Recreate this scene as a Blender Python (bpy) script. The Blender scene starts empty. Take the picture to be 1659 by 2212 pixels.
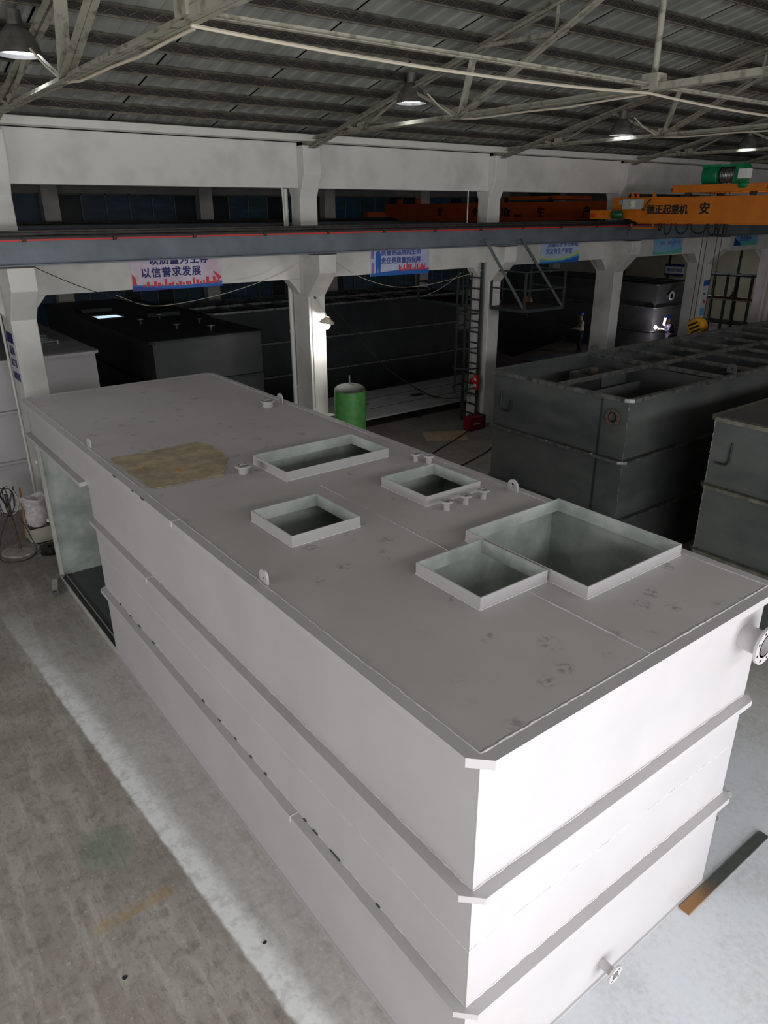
import bpy, bmesh, math, random
from mathutils import Vector, Matrix
random.seed(7)
S = bpy.context.scene
COL = S.collection
PI = math.pi

# ------------------------------------------------------------------ camera
CAM = Vector((-2.3908, -2.2564, 6.1307))
yaw, pitch, roll, FPX = 0.649476, -0.393959, -0.004217, 1564.52
fw = Vector((math.sin(yaw)*math.cos(pitch), math.cos(yaw)*math.cos(pitch), math.sin(pitch)))
rt = Vector((math.cos(yaw), -math.sin(yaw), 0)); up = rt.cross(fw)
r2 = rt*math.cos(roll)+up*math.sin(roll); u2 = -rt*math.sin(roll)+up*math.cos(roll)
cam_d = bpy.data.cameras.new('camera'); cam = bpy.data.objects.new('camera', cam_d); COL.objects.link(cam)
cam_d.sensor_fit = 'VERTICAL'; cam_d.sensor_height = 36.0; cam_d.lens = FPX*36/2212
cam_d.clip_start = .05; cam_d.clip_end = 300
mw = Matrix((r2, u2, -fw)).transposed().to_4x4(); mw.translation = CAM
cam.matrix_world = mw
S.camera = cam

# ------------------------------------------------------------------ world, daylight, exposure
S.view_settings.view_transform = 'Standard'; S.view_settings.look = 'None'
S.view_settings.gamma = 1.0; S.view_settings.use_curve_mapping = False
S.view_settings.exposure = 0.0
S.cycles.max_bounces = 5; S.cycles.diffuse_bounces = 3; S.cycles.glossy_bounces = 2; S.cycles.transmission_bounces = 1
W = bpy.data.worlds.new('world'); S.world = W; W.use_nodes = True
W.node_tree.nodes['Background'].inputs[0].default_value = (.62, .72, .85, 1)
W.node_tree.nodes['Background'].inputs[1].default_value = 0.5

def area(name, loc, target, sx, sy, power, color):
    d = bpy.data.lights.new(name, 'AREA'); d.shape = 'RECTANGLE'; d.size = sx; d.size_y = sy
    d.energy = power; d.color = color
    o = bpy.data.objects.new(name, d); COL.objects.link(o); o.location = loc
    o.rotation_euler = (Vector(target)-Vector(loc)).to_track_quat('-Z', 'Y').to_euler()
    return o
# daylight through the big south door and through the window band above it
area('door_daylight', (-.7, -6.3, 1.9), (-.7, 0, 1.9), 10, 3.6, 880, (.975, .985, 1))
area('window_band_daylight', (10, -6.3, 6.3), (10, 8, 6.3), 30, 1.2, 680, (.985, .99, 1))
# added fill light from the west; the west wall has no window
area('west_fill_light', (-11.7, 4, 5.0), (0, 4, 4.2), 10, 2.4, 500, (.985, .99, 1))

# ------------------------------------------------------------------ helpers
def lin(c):
    return tuple(((x/255)/12.92 if x/255 <= .04045 else ((x/255+.055)/1.055)**2.4) for x in c)+(1,)

MATS = {}
def mat(name, rgb, rough=.6, metal=0., var=.12, scale=2.5, rgb2=None, detail=3, bump=0., bscale=40, emit=None, estr=0., stretch=None, lo=.35, hi=.68):
    if name in MATS: return MATS[name]
    m = bpy.data.materials.new(name); m.use_nodes = True; nt = m.node_tree; N = nt.nodes; L = nt.links
    b = N['Principled BSDF']
    b.inputs['Roughness'].default_value = rough; b.inputs['Metallic'].default_value = metal
    c = lin(rgb); b.inputs['Base Color'].default_value = c
    g = N.new('ShaderNodeNewGeometry'); src = g.outputs['Position']
    if stretch:
        mp = N.new('ShaderNodeMapping'); mp.inputs['Scale'].default_value = stretch; L.new(src, mp.inputs[0]); src = mp.outputs[0]
    if var or rgb2:
        c2 = lin(rgb2) if rgb2 else tuple(x*(1-2.2*var) for x in c[:3])+(1,)
        n = N.new('ShaderNodeTexNoise'); n.inputs['Scale'].default_value = scale; n.inputs['Detail'].default_value = detail; n.inputs['Roughness'].default_value = .6
        L.new(src, n.inputs['Vector'])
        r = N.new('ShaderNodeValToRGB'); r.color_ramp.elements[0].position = lo; r.color_ramp.elements[1].position = hi
        r.color_ramp.elements[0].color = c2; r.color_ramp.elements[1].color = c
        L.new(n.outputs['Fac'], r.inputs['Fac']); L.new(r.outputs['Color'], b.inputs['Base Color'])
    if bump:
        n2 = N.new('ShaderNodeTexNoise'); n2.inputs['Scale'].default_value = bscale; n2.inputs['Detail'].default_value = 4; L.new(src, n2.inputs['Vector'])
        bp = N.new('ShaderNodeBump'); bp.inputs['Strength'].default_value = bump; bp.inputs['Distance'].default_value = .02
        L.new(n2.outputs['Fac'], bp.inputs['Height']); L.new(bp.outputs[0], b.inputs['Normal'])
    if emit:
        b.inputs['Emission Color'].default_value = lin(emit); b.inputs['Emission Strength'].default_value = estr
    MATS[name] = m
    return m

def tag(o, label=None, cat=None, group=None, kind=None):
    if label: o['label'] = label
    if cat: o['category'] = cat
    if group: o['group'] = group
    if kind: o['kind'] = kind
    return o

def thing(name, loc, label=None, cat=None, group=None, kind=None, rz=0):
    o = bpy.data.objects.new(name, None); COL.objects.link(o); o.location = loc; o.rotation_euler = (0, 0, rz)
    o.empty_display_size = .2
    return tag(o, label, cat, group, kind)

class MB:
    def __init__(s): s.v = []; s.f = []; s.m = []
    def add(s, vs, fs, mi=0):
        k = len(s.v); s.v += [tuple(x) for x in vs]; s.f += [tuple(i+k for i in f) for f in fs]; s.m += [mi]*len(fs); return s
    def box(s, a, b, mi=0):
        x0, x1 = sorted((a[0], b[0])); y0, y1 = sorted((a[1], b[1])); z0, z1 = sorted((a[2], b[2]))
        return s.add([(x0,y0,z0),(x1,y0,z0),(x1,y1,z0),(x0,y1,z0),(x0,y0,z1),(x1,y0,z1),(x1,y1,z1),(x0,y1,z1)],
              [(0,3,2,1),(4,5,6,7),(0,1,5,4),(1,2,6,5),(2,3,7,6),(3,0,4,7)], mi)
    def bar(s, p, q, w, h, upv=(0,0,1), mi=0):
        p = Vector(p); q = Vector(q); d = (q-p).normalized(); u = Vector(upv)
        if abs(d.dot(u)) > .98: u = Vector((0,1,0))
        sd = d.cross(u).normalized()*w/2; u = sd.cross(d).normalized()*h/2
        vs = [e+a*sd+b*u for e in (p, q) for a, b in ((-1,-1),(1,-1),(1,1),(-1,1))]
        return s.add(vs, [(0,3,2,1),(4,5,6,7),(0,1,5,4),(1,2,6,5),(2,3,7,6),(3,0,4,7)], mi)
    def angle(s, p, q, w, t=.008, upv=(0,0,1), mi=0):
        """L-section angle iron along p-q"""
        p = Vector(p); q = Vector(q); d = (q-p).normalized(); u = Vector(upv)
        if abs(d.dot(u)) > .98: u = Vector((0,1,0))
        sd = d.cross(u).normalized(); u = sd.cross(d).normalized()
        pr = [(0,0),(w,0),(w,t),(t,t),(t,w),(0,w)]
        vs = [e+sd*(a-w/2)+u*(b-w/2) for e in (p, q) for a, b in pr]
        return s.add(vs, [tuple(range(5,-1,-1)), tuple(range(6,12))]+[(i,(i+1)%6,6+(i+1)%6,6+i) for i in range(6)], mi)
    def prism(s, poly, ax, a, b, mi=0):
        n = len(poly)
        def pt(p, t):
            return {'x': (t,p[0],p[1]), 'y': (p[0],t,p[1]), 'z': (p[0],p[1],t)}[ax]
        vs = [pt(p, a) for p in poly]+[pt(p, b) for p in poly]
        return s.add(vs, [tuple(range(n-1,-1,-1)), tuple(range(n,2*n))]+[(i,(i+1)%n,n+(i+1)%n,n+i) for i in range(n)], mi)
    def tube(s, pts, r, n=8, mi=0, caps=True, rs=None):
        P = [Vector(p) for p in pts]; k0 = len(s.v); prev = None
        for i, p in enumerate(P):
            d = (P[min(i+1, len(P)-1)]-P[max(i-1, 0)]).normalized()
            if prev is None:
                a = Vector((0,0,1)) if abs(d.z) < .9 else Vector((1,0,0)); sd = d.cross(a).normalized()
            else:
                sd = (prev-d*prev.dot(d)).normalized()
            prev = sd; u = d.cross(sd); rr = rs[i] if rs else r
            for j in range(n):
                t = 2*PI*j/n; s.v.append(tuple(p+sd*math.cos(t)*rr+u*math.sin(t)*rr))
        for i in range(len(P)-1):
            for j in range(n):
                s.f.append((k0+i*n+j, k0+i*n+(j+1)%n, k0+(i+1)*n+(j+1)%n, k0+(i+1)*n+j)); s.m.append(mi)
        if caps:
            s.f.append(tuple(k0+j for j in range(n-1,-1,-1))); s.m.append(mi)
            e = k0+(len(P)-1)*n; s.f.append(tuple(e+j for j in range(n))); s.m.append(mi)
        return s
    def lathe(s, c, axis, prof, n=24, closed=True, mi=0):
        """revolve (r,h) profile around axis through c; closed loops the profile (hollow things)"""
        c = Vector(c); d = Vector(axis).normalized(); a = Vector((0,0,1)) if abs(d.z) < .9 else Vector((1,0,0))
        e1 = d.cross(a).normalized(); e2 = d.cross(e1); k0 = len(s.v); m = len(prof)
        for r, h in prof:
            for j in range(n):
                t = 2*PI*j/n; s.v.append(tuple(c+d*h+(e1*math.cos(t)+e2*math.sin(t))*max(r, 1e-4)))
        for i in range(m if closed else m-1):
            i2 = (i+1) % m
            for j in range(n):
                s.f.append((k0+i*n+j, k0+i*n+(j+1)%n, k0+i2*n+(j+1)%n, k0+i2*n+j)); s.m.append(mi)
        return s
    def build(s, name, mats, parent=None, loc=None, smooth=False, bevel=0, seg=2, at_base=True):
        if not isinstance(mats, (list, tuple)): mats = [mats]
        if parent is not None:
            off = Vector(parent.location)
            if parent.parent is not None: off = off+Vector(parent.parent.location)
            lloc = Vector((0,0,0))
        else:
            xs, ys, zs = zip(*s.v)
            off = Vector(loc) if loc else Vector(((min(xs)+max(xs))/2, (min(ys)+max(ys))/2, min(zs)))
            lloc = off
        me = bpy.data.meshes.new(name)
        me.from_pydata([(x-off.x, y-off.y, z-off.z) for x, y, z in s.v], [], s.f)
        for m in mats: me.materials.append(m)
        me.polygons.foreach_set('material_index', s.m)
        bm = bmesh.new(); bm.from_mesh(me); bmesh.ops.recalc_face_normals(bm, faces=bm.faces); bm.to_mesh(me); bm.free()
        if smooth:
            me.polygons.foreach_set('use_smooth', [True]*len(me.polygons)); me.set_sharp_from_angle(angle=math.radians(38))
        me.update()
        o = bpy.data.objects.new(name, me); COL.objects.link(o); o.location = lloc
        if parent is not None: o.parent = parent
        if bevel:
            b = o.modifiers.new('bevel', 'BEVEL'); b.width = bevel; b.segments = seg; b.limit_method = 'ANGLE'
        return o

def box_obj(name, a, b, m, parent=None, bevel=0):
    return MB().box(a, b).build(name, m, parent, bevel=bevel)

def copy_tree(o, parent=None, loc=None):
    c = o.copy(); COL.objects.link(c); c.parent = parent
    if loc is not None: c.location = loc
    for ch in list(o.children): copy_tree(ch, c)
    return c

def text(name, s, size, m, parent, loc, rot, bold=.0, ext=.003, spacing=1.0, label=None, align='CENTER', sx=1.0):
    cu = bpy.data.curves.new(name, 'FONT'); cu.body = s; cu.size = size; cu.extrude = ext
    cu.align_x = align; cu.align_y = 'CENTER'; cu.space_character = spacing; cu.resolution_u = 3
    t = bpy.data.objects.new('tmp_text', cu); COL.objects.link(t)
    dg = bpy.context.evaluated_depsgraph_get(); me = bpy.data.meshes.new_from_object(t.evaluated_get(dg))
    bpy.data.objects.remove(t); bpy.data.curves.remove(cu)
    if bold:
        v0 = [v.co.copy() for v in me.vertices]; f0 = [tuple(p.vertices) for p in me.polygons]; nv = len(v0); vs = []; fs = []
        for k, (dx, dy) in enumerate(((0, 0), (-1, -.5), (1, -.5), (-1, .5), (1, .5), (0, .9), (0, -.9))):
            vs += [(v.x+dx*bold, v.y+dy*bold, v.z+k*1e-4) for v in v0]; fs += [tuple(i+k*nv for i in f) for f in f0]
        bpy.data.meshes.remove(me); me = bpy.data.meshes.new(name); me.from_pydata(vs, [], fs)
    me.materials.clear(); me.materials.append(m); me.name = name
    o = bpy.data.objects.new(name, me); COL.objects.link(o)
    off = Vector((0,0,0)); q = parent
    while q is not None: off += Vector(q.location); q = q.parent
    o.parent = parent; o.location = Vector(loc)-off; o.rotation_euler = rot; o.scale = (sx, 1, 1)
    if label: o['label'] = label
    return o
FACE_S = (PI/2, 0, 0)          # readable from the south
FACE_W = (PI/2, 0, -PI/2)      # readable from the west

def catenary(p, q, sag, n=14):
    p = Vector(p); q = Vector(q)
    return [p.lerp(q, i/n)-Vector((0,0,sag*4*(i/n)*(1-i/n))) for i in range(n+1)]

# ------------------------------------------------------------------ materials
M_primer = mat('grey_primer', (187,183,184), .42, var=.035, scale=1.2)
M_primer_top = mat('grey_primer_top', (176,171,170), .5, var=.04, scale=1.0)
M_weld = mat('weld_bead', (228,225,225), .45, var=.08, scale=30, bump=.6, bscale=120)
M_zinc = mat('pale_tank_lining', (196,202,196), .55, rgb2=(160,168,162), scale=2.2, lo=.4, hi=.62, detail=8)
M_bare = mat('bare_dark_steel_patch', (82,84,86), .5, var=.1)
M_dark = mat('mill_scale_steel', (96,98,94), .45, .3, rgb2=(70,74,74), scale=.7, stretch=(1,1,2.2), detail=6)
M_darker = mat('black_steel', (52,54,56), .48, .3, rgb2=(34,37,40), scale=.8)
M_edge = mat('ground_steel_edge', (150,152,150), .35, .6, rgb2=(80,82,82), scale=9)
M_rust = mat('rusty_steel', (104,82,66), .7, .2, rgb2=(66,58,52), scale=14)
M_conc = mat('white_painted_concrete', (212,209,203), .75, rgb2=(192,189,183), scale=1.1, lo=.3, hi=.55, bump=.15, bscale=14)
M_conc_d = mat('grey_painted_concrete', (168,166,162), .8, var=.08, scale=1.5)
M_roof = mat('ribbed_roof_sheet', (168,168,160), .55, .1, rgb2=(138,139,132), scale=1.1)
M_deck = mat('dark_roof_deck', (30,30,29), .9, var=0)
M_purlin = mat('weathered_purlin_steel', (92,87,74), .7, .2, rgb2=(58,56,50), scale=5)
M_web_shade = mat('painted_purlin_shade', (50,47,41), .8, .1, rgb2=(40,38,34), scale=5)
M_purl2 = mat('pale_purlin_edge', (126,120,102), .65, .1, rgb2=(92,88,76), scale=5)
M_truss = mat('pale_truss_paint', (150,148,132), .6, .05, rgb2=(104,98,80), scale=7, lo=.32, hi=.5)
M_runway = mat('runway_grey_paint', (116,124,132), .5, .1, rgb2=(98,105,112), scale=1.5)
M_railst = mat('dark_rail_steel', (66,62,56), .55, .3, rgb2=(44,42,40), scale=6)
M_red = mat('red_conductor_plastic', (205,52,44), .5, var=.06)
M_orange = mat('crane_orange_paint', (212,120,20), .42, rgb2=(196,106,18), scale=2)
M_orange_far = mat('crane_deep_orange_paint', (196,88,26), .45, rgb2=(178,76,22), scale=2)
M_green = mat('motor_green_paint', (18,140,84), .35, rgb2=(12,112,66), scale=6)
M_greentank = mat('receiver_green_paint', (98,172,88), .5, rgb2=(78,146,72), scale=5)
M_black = mat('black_rubber', (22,22,23), .55, var=0)
M_char = mat('black_lettering', (24,22,20), .6, var=0)
M_white = mat('white_plastic', (224,226,222), .5, var=.03)
M_pipe = mat('white_drain_pipe', (214,212,204), .45, var=.04)
M_greybox = mat('control_box_grey', (178,184,178), .45, var=.03)
M_card = mat('worn_cardboard', (180,160,130), .85, rgb2=(142,128,108), scale=5, lo=.36, hi=.62, detail=9)
M_card2 = mat('pale_cardboard', (168,150,122), .9, rgb2=(140,124,100), scale=6)
M_wood = mat('pale_timber', (186,136,78), .7, var=.15, scale=8, stretch=(6,6,1))
M_ladder = mat('dark_ladder_paint', (62,70,70), .5, .2, rgb2=(48,54,54), scale=5)
M_lampshade = mat('grey_lamp_shade', (112,110,104), .4, .4, rgb2=(84,82,78), scale=6)
M_lamp = mat('lit_lamp_glass', (255,255,255), .3, var=0, emit=(232,240,255), estr=14)
M_bulb = mat('lit_bulb_glass', (255,255,255), .3, var=0, emit=(255,248,240), estr=30)
M_sheet = mat('grey_painted_plate', (196,198,198), .5, .0, rgb2=(166,168,168), scale=1.5, stretch=(1,3,1))
M_beige = mat('beige_cladding', (176,170,142), .7, rgb2=(160,154,130), scale=.8)
M_bag = mat('white_woven_sack', (226,220,220), .8, rgb2=(190,180,182), scale=14, bump=.4, bscale=30)
M_cable = mat('pale_cable', (196,184,164), .6, var=.05)
M_dcable = mat('dark_cable', (46,44,42), .6, var=0)

# floor concrete: dirt, tyre marks, and pale overspray left around the spraying place
def floor_material():
    m = bpy.data.materials.new('workshop_concrete'); m.use_nodes = True; nt = m.node_tree; N = nt.nodes; L = nt.links
    b = N['Principled BSDF']; b.inputs['Roughness'].default_value = .62
    pos = N.new('ShaderNodeNewGeometry').outputs['Position']
    sep = N.new('ShaderNodeSeparateXYZ'); L.new(pos, sep.inputs[0])
    def math_(op, a, bb=None, c=None, clamp=False):
        n = N.new('ShaderNodeMath'); n.operation = op; n.use_clamp = clamp
        for i, v in enumerate((a, bb, c)):
            if v is None: continue
            if isinstance(v, (int, float)): n.inputs[i].default_value = v
            else: L.new(v, n.inputs[i])
        return n.outputs[0]
    def noise(scale, detail=5, stretch=None, rough=.6):
        n = N.new('ShaderNodeTexNoise'); n.inputs['Scale'].default_value = scale; n.inputs['Detail'].default_value = detail; n.inputs['Roughness'].default_value = rough
        if stretch:
            mp = N.new('ShaderNodeMapping'); mp.inputs['Scale'].default_value = stretch; L.new(pos, mp.inputs[0]); L.new(mp.outputs[0], n.inputs['Vector'])
        else: L.new(pos, n.inputs['Vector'])
        return n.outputs['Fac']
    def ss(v, a, bb):   # smooth step a->b
        n = N.new('ShaderNodeMapRange'); n.interpolation_type = 'SMOOTHSTEP'; L.new(v, n.inputs[0])
        n.inputs[1].default_value = a; n.inputs[2].default_value = bb
        return n.outputs[0]
    def mix(f, a, bb):
        n = N.new('ShaderNodeMix'); n.data_type = 'RGBA'; n.clamp_factor = True
        if isinstance(f, (int, float)): n.inputs[0].default_value = f
        else: L.new(f, n.inputs[0])
        for i, v in ((6, a), (7, bb)):
            if isinstance(v, tuple): n.inputs[i].default_value = v
            else: L.new(v, n.inputs[i])
        return n.outputs[2]
    x, y = sep.outputs[0], sep.outputs[1]
    n1 = noise(1.3, 5); n2 = noise(6, 5); n3 = noise(2.2, 4, (3.5,.35,1)); n4 = noise(18, 4)
    base = mix(ss(n1, .35, .68), lin((142,134,125)), lin((164,158,150)))
    base = mix(math_('MULTIPLY', ss(n3, .48, .66), .45), base, lin((184,180,172)))      # scuffed tracks
    base = mix(math_('MULTIPLY', ss(n2, .5, .7), .5), base, lin((112,104,95)))         # oil blots
    n5 = noise(34, 3); n6 = noise(9, 6, (2.2, .8, 1), .75)
    base = mix(math_('MULTIPLY', ss(n6, .5, .62), .4), base, lin((104,98,90)))          # tyre rubber
    base = mix(math_('MULTIPLY', ss(n4, .58, .70), .4), base, lin((196,192,184)))       # pale specks
    base = mix(math_('MULTIPLY', ss(n5, .64, .70), .5), base, lin((84,78,72)))          # grit
    # overspray: a crisp western edge where a sheet was masked, fading toward the tank
    edge = math_('ADD', math_('MULTIPLY', y, -.062), -.575)
    wob = math_('MULTIPLY', math_('SUBTRACT', n2, .5), .06)
    d = math_('ADD', math_('SUBTRACT', x, edge), wob)
    inside = ss(d, -.012, .035)
    band = math_('SUBTRACT', 1.0, ss(d, .12, .34))
    cover = math_('ADD', math_('MULTIPLY', band, .75), .42)
    cover = math_('MULTIPLY', cover, math_('MULTIPLY_ADD', ss(math_('ADD', math_('MULTIPLY', n2, .6), math_('MULTIPLY', n4, .4)), .36, .6), .4, .55))
    cover = math_('MULTIPLY', cover, math_('SUBTRACT', 1.0, ss(y, 6, 11)))
    spray = math_('MULTIPLY', inside, cover)
    spray = math_('MULTIPLY', spray, math_('SUBTRACT', 1.0, ss(x, 6, 8.5)))
    base = mix(spray, base, lin((232,232,231)))
    # heavier spray mist in front of and east of the tank
    mist = math_('MULTIPLY', ss(x, .3, 1.4), math_('SUBTRACT', 1.0, ss(y, .5, 3.2)))
    mist = math_('MULTIPLY', mist, math_('SUBTRACT', 1.0, ss(x, 4.6, 7.2)))
    mist = math_('MULTIPLY', mist, math_('MULTIPLY_ADD', ss(math_('ADD', math_('MULTIPLY', n1, .5), math_('MULTIPLY', n4, .5)), .38, .56), .34, .5))
    base = mix(mist, base, lin((204,208,214)))
    # faded yellow marking and a green paint spill
    yel = math_('MULTIPLY', math_('MULTIPLY', ss(x, -1.75, -1.65), math_('SUBTRACT', 1.0, ss(x, -.98, -.9))),
                math_('MULTIPLY', ss(y, 3.02, 3.06), math_('SUBTRACT', 1.0, ss(y, 3.15, 3.2))))
    base = mix(math_('MULTIPLY', yel, math_('MULTIPLY', ss(n4, .35, .6), .5)), base, lin((168,132,60)))
    gx = math_('SUBTRACT', x, -1.3); gy = math_('MULTIPLY', math_('SUBTRACT', y, 4.0), .8)
    gr = math_('ADD', math_('POWER', math_('ABSOLUTE', gx), 2), math_('POWER', math_('ABSOLUTE', gy), 2))
    base = mix(math_('MULTIPLY', math_('SUBTRACT', 1.0, ss(gr, .002, .12)), .28), base, lin((60,120,76)))
    # floor colour gets darker towards the far bay
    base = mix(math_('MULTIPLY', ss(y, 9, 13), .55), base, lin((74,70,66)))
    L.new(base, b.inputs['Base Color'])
    bp = N.new('ShaderNodeBump'); bp.inputs['Strength'].default_value = .12; bp.inputs['Distance'].default_value = .01
    L.new(n4, bp.inputs['Height']); L.new(bp.outputs[0], b.inputs['Normal'])
    return m
M_floor = floor_material()

# ================================================================== STRUCTURE
X0, X1, YS, YN = -12.0, 39.0, -6.6, 28.0
RIDGE_Y, EAVE_Z, SL = 4.5, 7.76, .213
def roof_z(y): return EAVE_Z+SL*(13.5-y) if y >= RIDGE_Y else EAVE_Z+SL*(13.5-RIDGE_Y)-SL*(RIDGE_Y-y)
tag(box_obj('floor', (X0, YS, -.2), (X1, YN, 0), M_floor), kind='structure')

# south wall with the big door opening and a window band (behind the camera)
sw = MB()
for a, b in (((X0, 0), (-5.8, 5.4)), ((4.5, 0), (X1, 5.4)), ((-5.8, 3.75), (4.5, 5.4)), ((X0, 5.4), (-5.2, 7.0)), ((25.2, 5.4), (X1, 7.0)), ((X0, 7.0), (X1, 8.2))):
    sw.box((a[0], YS-.25, a[1]), (b[0], YS, b[1]))
tag(sw.build('wall_south', M_conc), kind='structure')
tag(box_obj('wall_west', (X0-.25, YS, 0), (X0, YN, 10.2), M_conc_d), kind='structure')
we = tag(box_obj('wall_east', (X1, YS, 0), (X1+.25, YN, 10.2), M_beige), kind='structure')
for yy in (16.0, 19.5, 23.8, 26.9):
    box_obj('cover_strip', (X1-.06, yy-.06, 0), (X1, yy+.06, 7.2), M_ladder, we)

# north wall: piers, spandrels and two window bands
wn = MB()
for a, b in ((0, 2.1), (4.15, 5.75), (6.78, 10.2)): wn.box((X0, YN, a), (X1, YN+.25, b))
for z0, z1 in ((2.1, 4.15), (5.75, 6.78)):
    wn.box((X0, YN, z0), (-1.2, YN+.25, z1)); wn.box((32.8, YN, z0), (X1, YN+.25, z1))
wall_n = tag(wn.build('wall_north', M_conc_d), kind='structure')
PIERS = [-1.0, 5.25, 11.25, 17.25, 22.9, 28.6, 33.2]
for xx in PIERS: box_obj('pier', (xx-.28, YN-.45, 0), (xx+.28, YN, 7.4), M_conc, wall_n)
def glass_mat(name, rgb, e):
    return mat(name, rgb, .5, 0, rgb2=tuple(int(c*.35) for c in rgb), scale=1.4, stretch=(.7, 1, 2.6), lo=.42, hi=.7, emit=rgb, estr=e)
M_glass = [glass_mat('blue_window_glass', (34,62,84), .05), glass_mat('dark_window_glass', (16,26,34), .015), glass_mat('teal_window_glass', (38,66,74), .045)]
M_frame = mat('window_frame_grey', (112,112,106), .6, var=.06)
wi = 0
for k in range(len(PIERS)-1):
    a, b = PIERS[k]+.28, PIERS[k+1]-.28
    for z0, z1, n in ((5.75, 6.78, 6), (2.1, 4.15, 8)):
        wi += 1
        w = thing('window_%d' % wi, ((a+b)/2, YN-.02, z0), kind='structure')
        fr = MB(); fr.box((a, YN-.05, z0), (b, YN+.03, z0+.05)); fr.box((a, YN-.05, z1-.05), (b, YN+.03, z1))
        for i in range(n+1):
            px = a+(b-a)*i/n; fr.box((px-.025, YN-.05, z0), (px+.025, YN+.03, z1))
        if n == 8: fr.box((a, YN-.05, 3.35), (b, YN+.03, 3.4))
        fr.build('window_frame', M_frame, w)
        for i in range(n):
            p0 = a+(b-a)*i/n+.025; p1 = a+(b-a)*(i+1)/n-.025
            box_obj('pane', (p0, YN+.0, z0+.05), (p1, YN+.012, z1-.05), random.choice(M_glass+[M_glass[0]]), w)

# roof: deck with ribbed sheets hung under it
def deck(pts): 
    m = MB(); n = len(pts)
    m.add([(X0, y, z) for y, z in pts]+[(X1, y, z) for y, z in pts]+[(X0, y, z+.1) for y, z in pts]+[(X1, y, z+.1) for y, z in pts],
          sum([[(i, i+1, n+i+1, n+i), (2*n+i, 3*n+i, 3*n+i+1, 2*n+i+1)] for i in range(n-1)], []))
    return m
dk = deck([(YS-.3, roof_z(YS)+.12), (RIDGE_Y, roof_z(RIDGE_Y)+.12), (13.62, EAVE_Z+.08), (20.8, EAVE_Z+1.7), (YN+.3, EAVE_Z+.1)])
ceil = tag(dk.build('ceiling', M_deck), kind='structure')
def sheet_mesh(w, y0, y1):
    prof = []; nr = 6; p = w/nr
    for i in range(nr):
        x = i*p; prof += [(x, 0), (x+p*.34, 0), (x+p*.46, .022), (x+p*.80, .022), (x+p*.92, 0)]
    prof.append((w, 0))
    m = MB(); n = len(prof)
    m.add([(x, y0, roof_z(y0)+z) for x, z in prof]+[(x, y1, roof_z(y1)+z) for x, z in prof], [(i, i+1, n+i+1, n+i) for i in range(n-1)])
    return m
PW = 2.12
first = {}
k = 0; xx = -9.76
while xx < X1-PW:
    for key, y0, y1 in (('n', RIDGE_Y, 13.55), ('s', YS, RIDGE_Y)):
        if key not in first:
            o = sheet_mesh(PW-.035, y0, y1).build('roof_panel', M_roof, ceil); o.location.x += 0; first[key] = (o, xx)
            o.location = Vector((xx, 0, 0))
        else:
            o = first[key][0].copy(); COL.objects.link(o); o.location = Vector((xx, 0, 0))
    xx += PW

# gutter along the top of the column-row wall
gt = MB()
gt.prism([(13.05,7.57),(13.4,7.57),(13.4,7.74),(13.37,7.74),(13.37,7.59),(13.08,7.59),(13.08,7.70),(13.05,7.70)], 'x', X0+.05, X1-.05)
tag(gt.build('roof_gutter', M_pipe), 'long pale metal gutter running under the roof edge above the concrete wall', 'gutter')

# purlins (lattice) on the north slope
pur_y = [13.35-.87*i for i in range(12)]
def purlin_at(y, first=None, label=None):
    z = roof_z(y)-.03
    if first is None:
        t = thing('lattice_purlin', ((X0+X1)/2, y, z-.2), label, 'purlin', 'roof purlins')
        MB().angle((X0+.1, y, z-.03), (X1-.1, y, z-.03), .06).build('top_chord', M_purlin, t)
        MB().angle((X0+.1, y, z-.14), (X1-.1, y, z-.14), .055).build('bottom_chord', M_purl2, t)
        MB().box((X0+.1, y+.012, z-.135), (X1-.1, y+.018, z-.04)).build('web_shade_strip', M_web_shade, t)  # added dark strip, paints the roof shade seen between the chords
        z1 = MB(); n = 300; dx = (X1-X0-.4)/n
        for i in range(n):
            a = X0+.2+i*dx
            z1.bar((a, y, z-(.135 if i % 2 else .05)), (a+dx, y, z-(.05 if i % 2 else .135)), .011, .011)
        z1.build('lacing_bar', M_purlin, t)
        return t
    return tag(copy_tree(first, None, ((X0+X1)/2, y, z-.2)), label)
ords = ['first', 'second', 'third', 'fourth', 'fifth', 'sixth', 'seventh', 'eighth', 'ninth', 'tenth', 'eleventh', 'twelfth']
pf = None
for i, y in enumerate(pur_y):
    lb = 'dark lattice roof purlin, %s one up from the concrete wall' % ords[i]
    o = purlin_at(y, pf, lb)
    if pf is None: pf = o

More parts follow.
